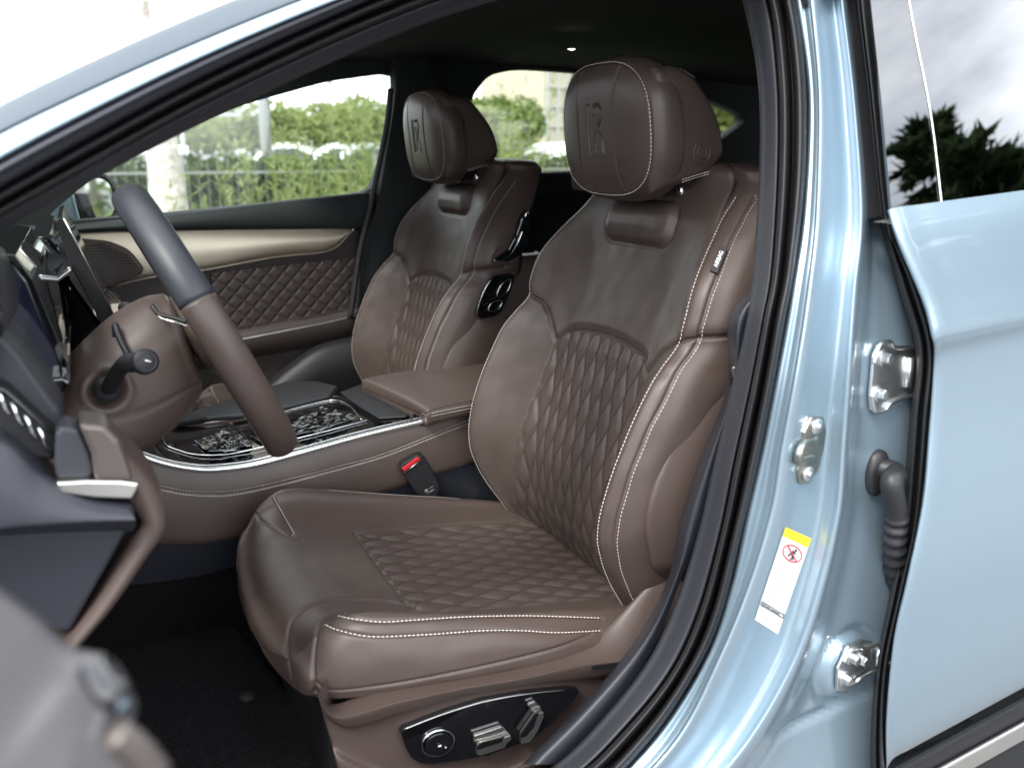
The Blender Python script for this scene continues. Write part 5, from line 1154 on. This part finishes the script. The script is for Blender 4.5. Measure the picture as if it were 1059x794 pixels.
for z in (.25, 1.0): acc.box((9, 11.2, z), 32, .016, .03)
acc.build('rails', 'metalwhite', fe)
for x in np.arange(-7, 25.1, 2.5): acc = Acc(); acc.box((x, 11.22, .66), .05, .05, 1.12); acc.build('post', 'metalwhite', fe)
# light poles
for px, Y, h, r, lb in ((276, 16, 9, .10, 'tall grey pole rising behind the hedge, in the middle of the far front window'), (127, 14, 7, .09, 'grey pole behind the hedge, left of the pale tree trunk'), (190, 30, 9, .07, 'thin distant pole just right of the pale tree trunk')):
    b = gpt(px, Y, 0); h = 2.1 if px != 276 else h; o = thing('lamp_pole', lb, 'pole', b); acc = Acc(); acc.tube([b, (b[0], b[1], h*.5), (b[0], b[1], h)], r, 10, scale=[1.15, 1, .7]); acc.build('pole', 'polegrey', o, True); acc = Acc(); acc.tube([(b[0], b[1], h), (b[0]+.6, b[1], h+.25), (b[0]+1.2, b[1], h+.3)], .04, 6); acc.build('arm', 'polegrey', o); acc = Acc(); acc.box((b[0]+1.5, b[1], h+.3), .7, .25, .1); acc.build('lamp_head', 'polegrey', o)
# trees beyond
FT = [(205, 62, 3.9, 3.6, 'leaf_b'), (232, 74, 4.4, 4.0, 'leaf_b'), (262, 58, 4.0, 3.0, 'leaf_b'), (292, 80, 4.9, 4.6, 'leaf_b'), (325, 60, 4.1, 3.4, 'leaf_b'), (352, 70, 5.4, 4.0, 'leaf_b'), (382, 58, 4.6, 3.4, 'leaf_b'), (408, 64, 5.2, 3.8, 'leaf_a'), (500, 34, 3.5, 2.2, 'leaf_a'), (516, 30, 2.9, 1.8, 'leaf_b')]
ORD_ = ['first', 'second', 'third', 'fourth', 'fifth', 'sixth', 'seventh', 'eighth']
for i, (px, Y, h, r, lm) in enumerate(FT): tree('distant_tree', gpt(px, Y), h, (r, r, h*.42), (('pale tree far beyond the hedge, %s from left in the far front window' % ORD[i]) if i < 8 else ('tall green tree far beyond the hedge, just left of the round tree', 'short yellow green tree touching the left side of the round tree')[i-8]), leafm=lm, n=1500, size=.26, trunk_r=.12, group='trees far beyond the hedge', clumps=14)
tree('round_tree', gpt(541, 24), 2.75, (.85, .85, .8), 'round dark green tree left of the beige building, seen through the far rear window', n=2600, size=.09, trunk_r=.09, clumps=22)
tree('leafy_tree', gpt(752, 13), 4.6, (1.5, 1.5, 1.9), 'leafy yellow green tree filling the small far quarter window', n=5200, size=.11, trunk_r=.1, leafm='leaf_b', clumps=26, crown_z=2.4)
tree('leafy_tree', gpt(706, 17), 4.6, (1.9, 1.9, 2.0), 'dark leafy tree mostly hidden behind the driver headrest', n=3000, size=.12, trunk_r=.1, leafm='leaf_a', clumps=24, crown_z=2.4)
for x, y, h in ((16, 7.0, 6), (24, 10.6, 8), (33, 12.2, 10)): tree('roadside_tree', (x, y, 0), h, (2.6, 2.6, h*.42), {16: 'nearest green roadside tree mirrored in the wing mirror', 24: 'taller green roadside tree mirrored in the wing mirror', 33: 'farthest roadside tree mirrored in the wing mirror'}[x], n=2200, size=.22, group='roadside trees behind the car', crown_z=h*.5)
# building
bd = thing('office_building', 'beige building with a grid facade behind the round tree', 'building', gpt(610, 62))
bx, by = gpt(604, 62)[0], 62; BX0 = gpt(562, 62)[0]; 
def bbox(name, x0, x1, y0, y1, z0, z1, mat): acc = Acc(); acc.box(((x0+x1)/2, (y0+y1)/2, (z0+z1)/2), x1-x0, y1-y0, z1-z0); return acc.build(name, mat, bd)
bbox('tower', BX0, BX0+16, 62, 74, 0, 13, 'wallbeige'); bbox('low_wing', BX0-1.3, BX0-.02, 63, 73, 0, 4.6, 'wallbeige')
for k in range(11): bbox('facade_rib', BX0+.15+k*.9, BX0+.30+k*.9, 61.7, 62.02, .5, 12.8, 'polegrey')
for k in range(8): bbox('facade_band', BX0+.05, BX0+10, 61.8, 61.99, 1.6+k*1.45, 1.72+k*1.45, 'polegrey')
M['windowdark'] = material('office_glass', (.05, .06, .07), .1)
bbox('glass_stair', BX0+2.55, BX0+3.6, 61.6, 61.98, .5, 12.9, 'windowdark')
for k in range(4): bbox('window', BX0+5.0+k*2.2, BX0+6.2+k*2.2, 61.55, 61.7, 2.4, 3.8, 'windowdark')
# parked cars beyond the hedge
def parked(px, Y, colr, label, rot=0):
    b = gpt(px, Y); o = thing('parked_car', label, 'car', b, 'cars parked beyond the hedge'); cols = colr
    A_ = []
    prof = [(-2.2, .45, .75), (-2.15, .75, .86), (-1.3, .92, .9), (-1.0, 1.0, .88), (-.35, 1.42, .72), (.5, 1.47, .70), (1.3, 1.15, .82), (1.6, .98, .88), (2.1, .92, .86), (2.2, .5, .75)]
    for x, z, w_ in prof:
        A_.append([(b[0]+x, b[1]-w_, .28), (b[0]+x, b[1]-w_*1.02, min(z, .7)), (b[0]+x, b[1]-w_*.97, z*.9), (b[0]+x, b[1]-w_*.75, z), (b[0]+x, b[1], z+.03), (b[0]+x, b[1]+w_*.75, z), (b[0]+x, b[1]+w_, min(z, .7)), (b[0]+x, b[1]+w_, .28)])
    grid('body', loft(np.array(A_), 50, 24), colr, o)
    slab('window', [(b[0]-.95, b[1]-.90, .98), (b[0]-.35, b[1]-.80, 1.34), (b[0]+.5, b[1]-.78, 1.36), (b[0]+1.2, b[1]-.88, 1.02)], (0, .03, 0), 'windowdark', o, .02)
    for x in (-1.35, 1.35):
        wq = slab('wheel', [(b[0]+x+.32*math.cos(t), b[1]-.93, .32+.32*math.sin(t)) for t in np.linspace(0, 2*PI, 24, endpoint=False)], (0, .2, 0), 'rubber', o, .02)
    return o
M['cardark'] = material('dark_car_paint', (.03, .035, .045), .25, coat=1)
M['carwhite'] = material('white_car_paint', (.75, .75, .75), .25, coat=1); M['carsilver'] = material('silver_car_paint', (.45, .47, .5), .3, metal=.6, coat=1)
for px, Y, c, lb in ((290, 37, 'carwhite', 'white car parked beyond the hedge, just right of the tall grey pole'), (348, 36, 'carwhite', 'white car parked beyond the hedge, behind the tall wispy plants'), (376, 34, 'carsilver', 'silver car parked beyond the hedge near the far window pillar'), (404, 36, 'carwhite', 'white car touching the right edge of the far front window'), (566, 26, 'carsilver', 'silver car parked beyond the hedge below the beige building'), (592, 23, 'carwhite', 'white car beyond the hedge, touching the driver headrest outline')):
    parked(px, Y, c, lb)
# trees behind the photographer, seen only mirrored in the rear door window
for i, (x, y, h, r) in enumerate(((9.3, -5.6, 6.2, 3.0), (12.5, -3.6, 6.9, 3.4), (7.0, -8.2, 5.7, 2.6), (16, -8.5, 8.2, 3.8))):
    tree('cedar_tree', (x, y, 0), h, (r, r, h*.5), ['dark cedar tree mirrored at the left of the rear door window', 'tall dark cedar mirrored in the middle of the rear door window', 'short dark cedar mirrored lowest in the rear door window', 'big dark cedar mirrored at the right edge of the rear door window'][i], leafm='leaf_d', n=17000, size=.19, trunk_r=.13, cone=True, group='cedar trees mirrored in the rear door window')

# small fittings between seat and pillar
acc = Acc(); acc.tube([at(756, 339, Y=.19), at(765, 337, Y=.17), at(775, 336, Y=.16)], .0022, 8); acc.build('belt_guide_edge', 'silver', car, True)
an = tube('belt_anchor', smooth_path([at(759, 397, Y=.165), at(759, 385, Y=.16), at(764, 378, Y=.16), at(769, 384, Y=.16)], 16), .0055, 'black', car, 12)
acc = Acc(); acc.prism([at(x, y, Y=.152) for x, y in ((758.5, 381), (762, 377), (767, 378), (765, 388), (759.5, 391))], (0, .004, 0)); o = acc.build('anchor_latch', 'silver', an); bevel(o, .0012)
# carpet details
acc = Acc(); c = at(256, 719, Z=.432); acc.tube([c-(0, 0, .008), c, c+(0, 0, .002)], .014, 20, scale=[1, 1, .8]); acc.build('mat_clip', 'black', fl, True)
mt_ = [at(x, y, Z=.424) for x, y in ((95, 700), (140, 640), (235, 640), (330, 760), (330, 900), (95, 900))]
acc = Acc(); acc.prism(mt_, (0, 0, .007)); o = acc.build('floor_mat', material('mat_pile', (.014, .014, .015), 1, spec=.1, bump=('noise', 500, .003, .9), var=.6, vscale=300), fl); bevel(o, .003)
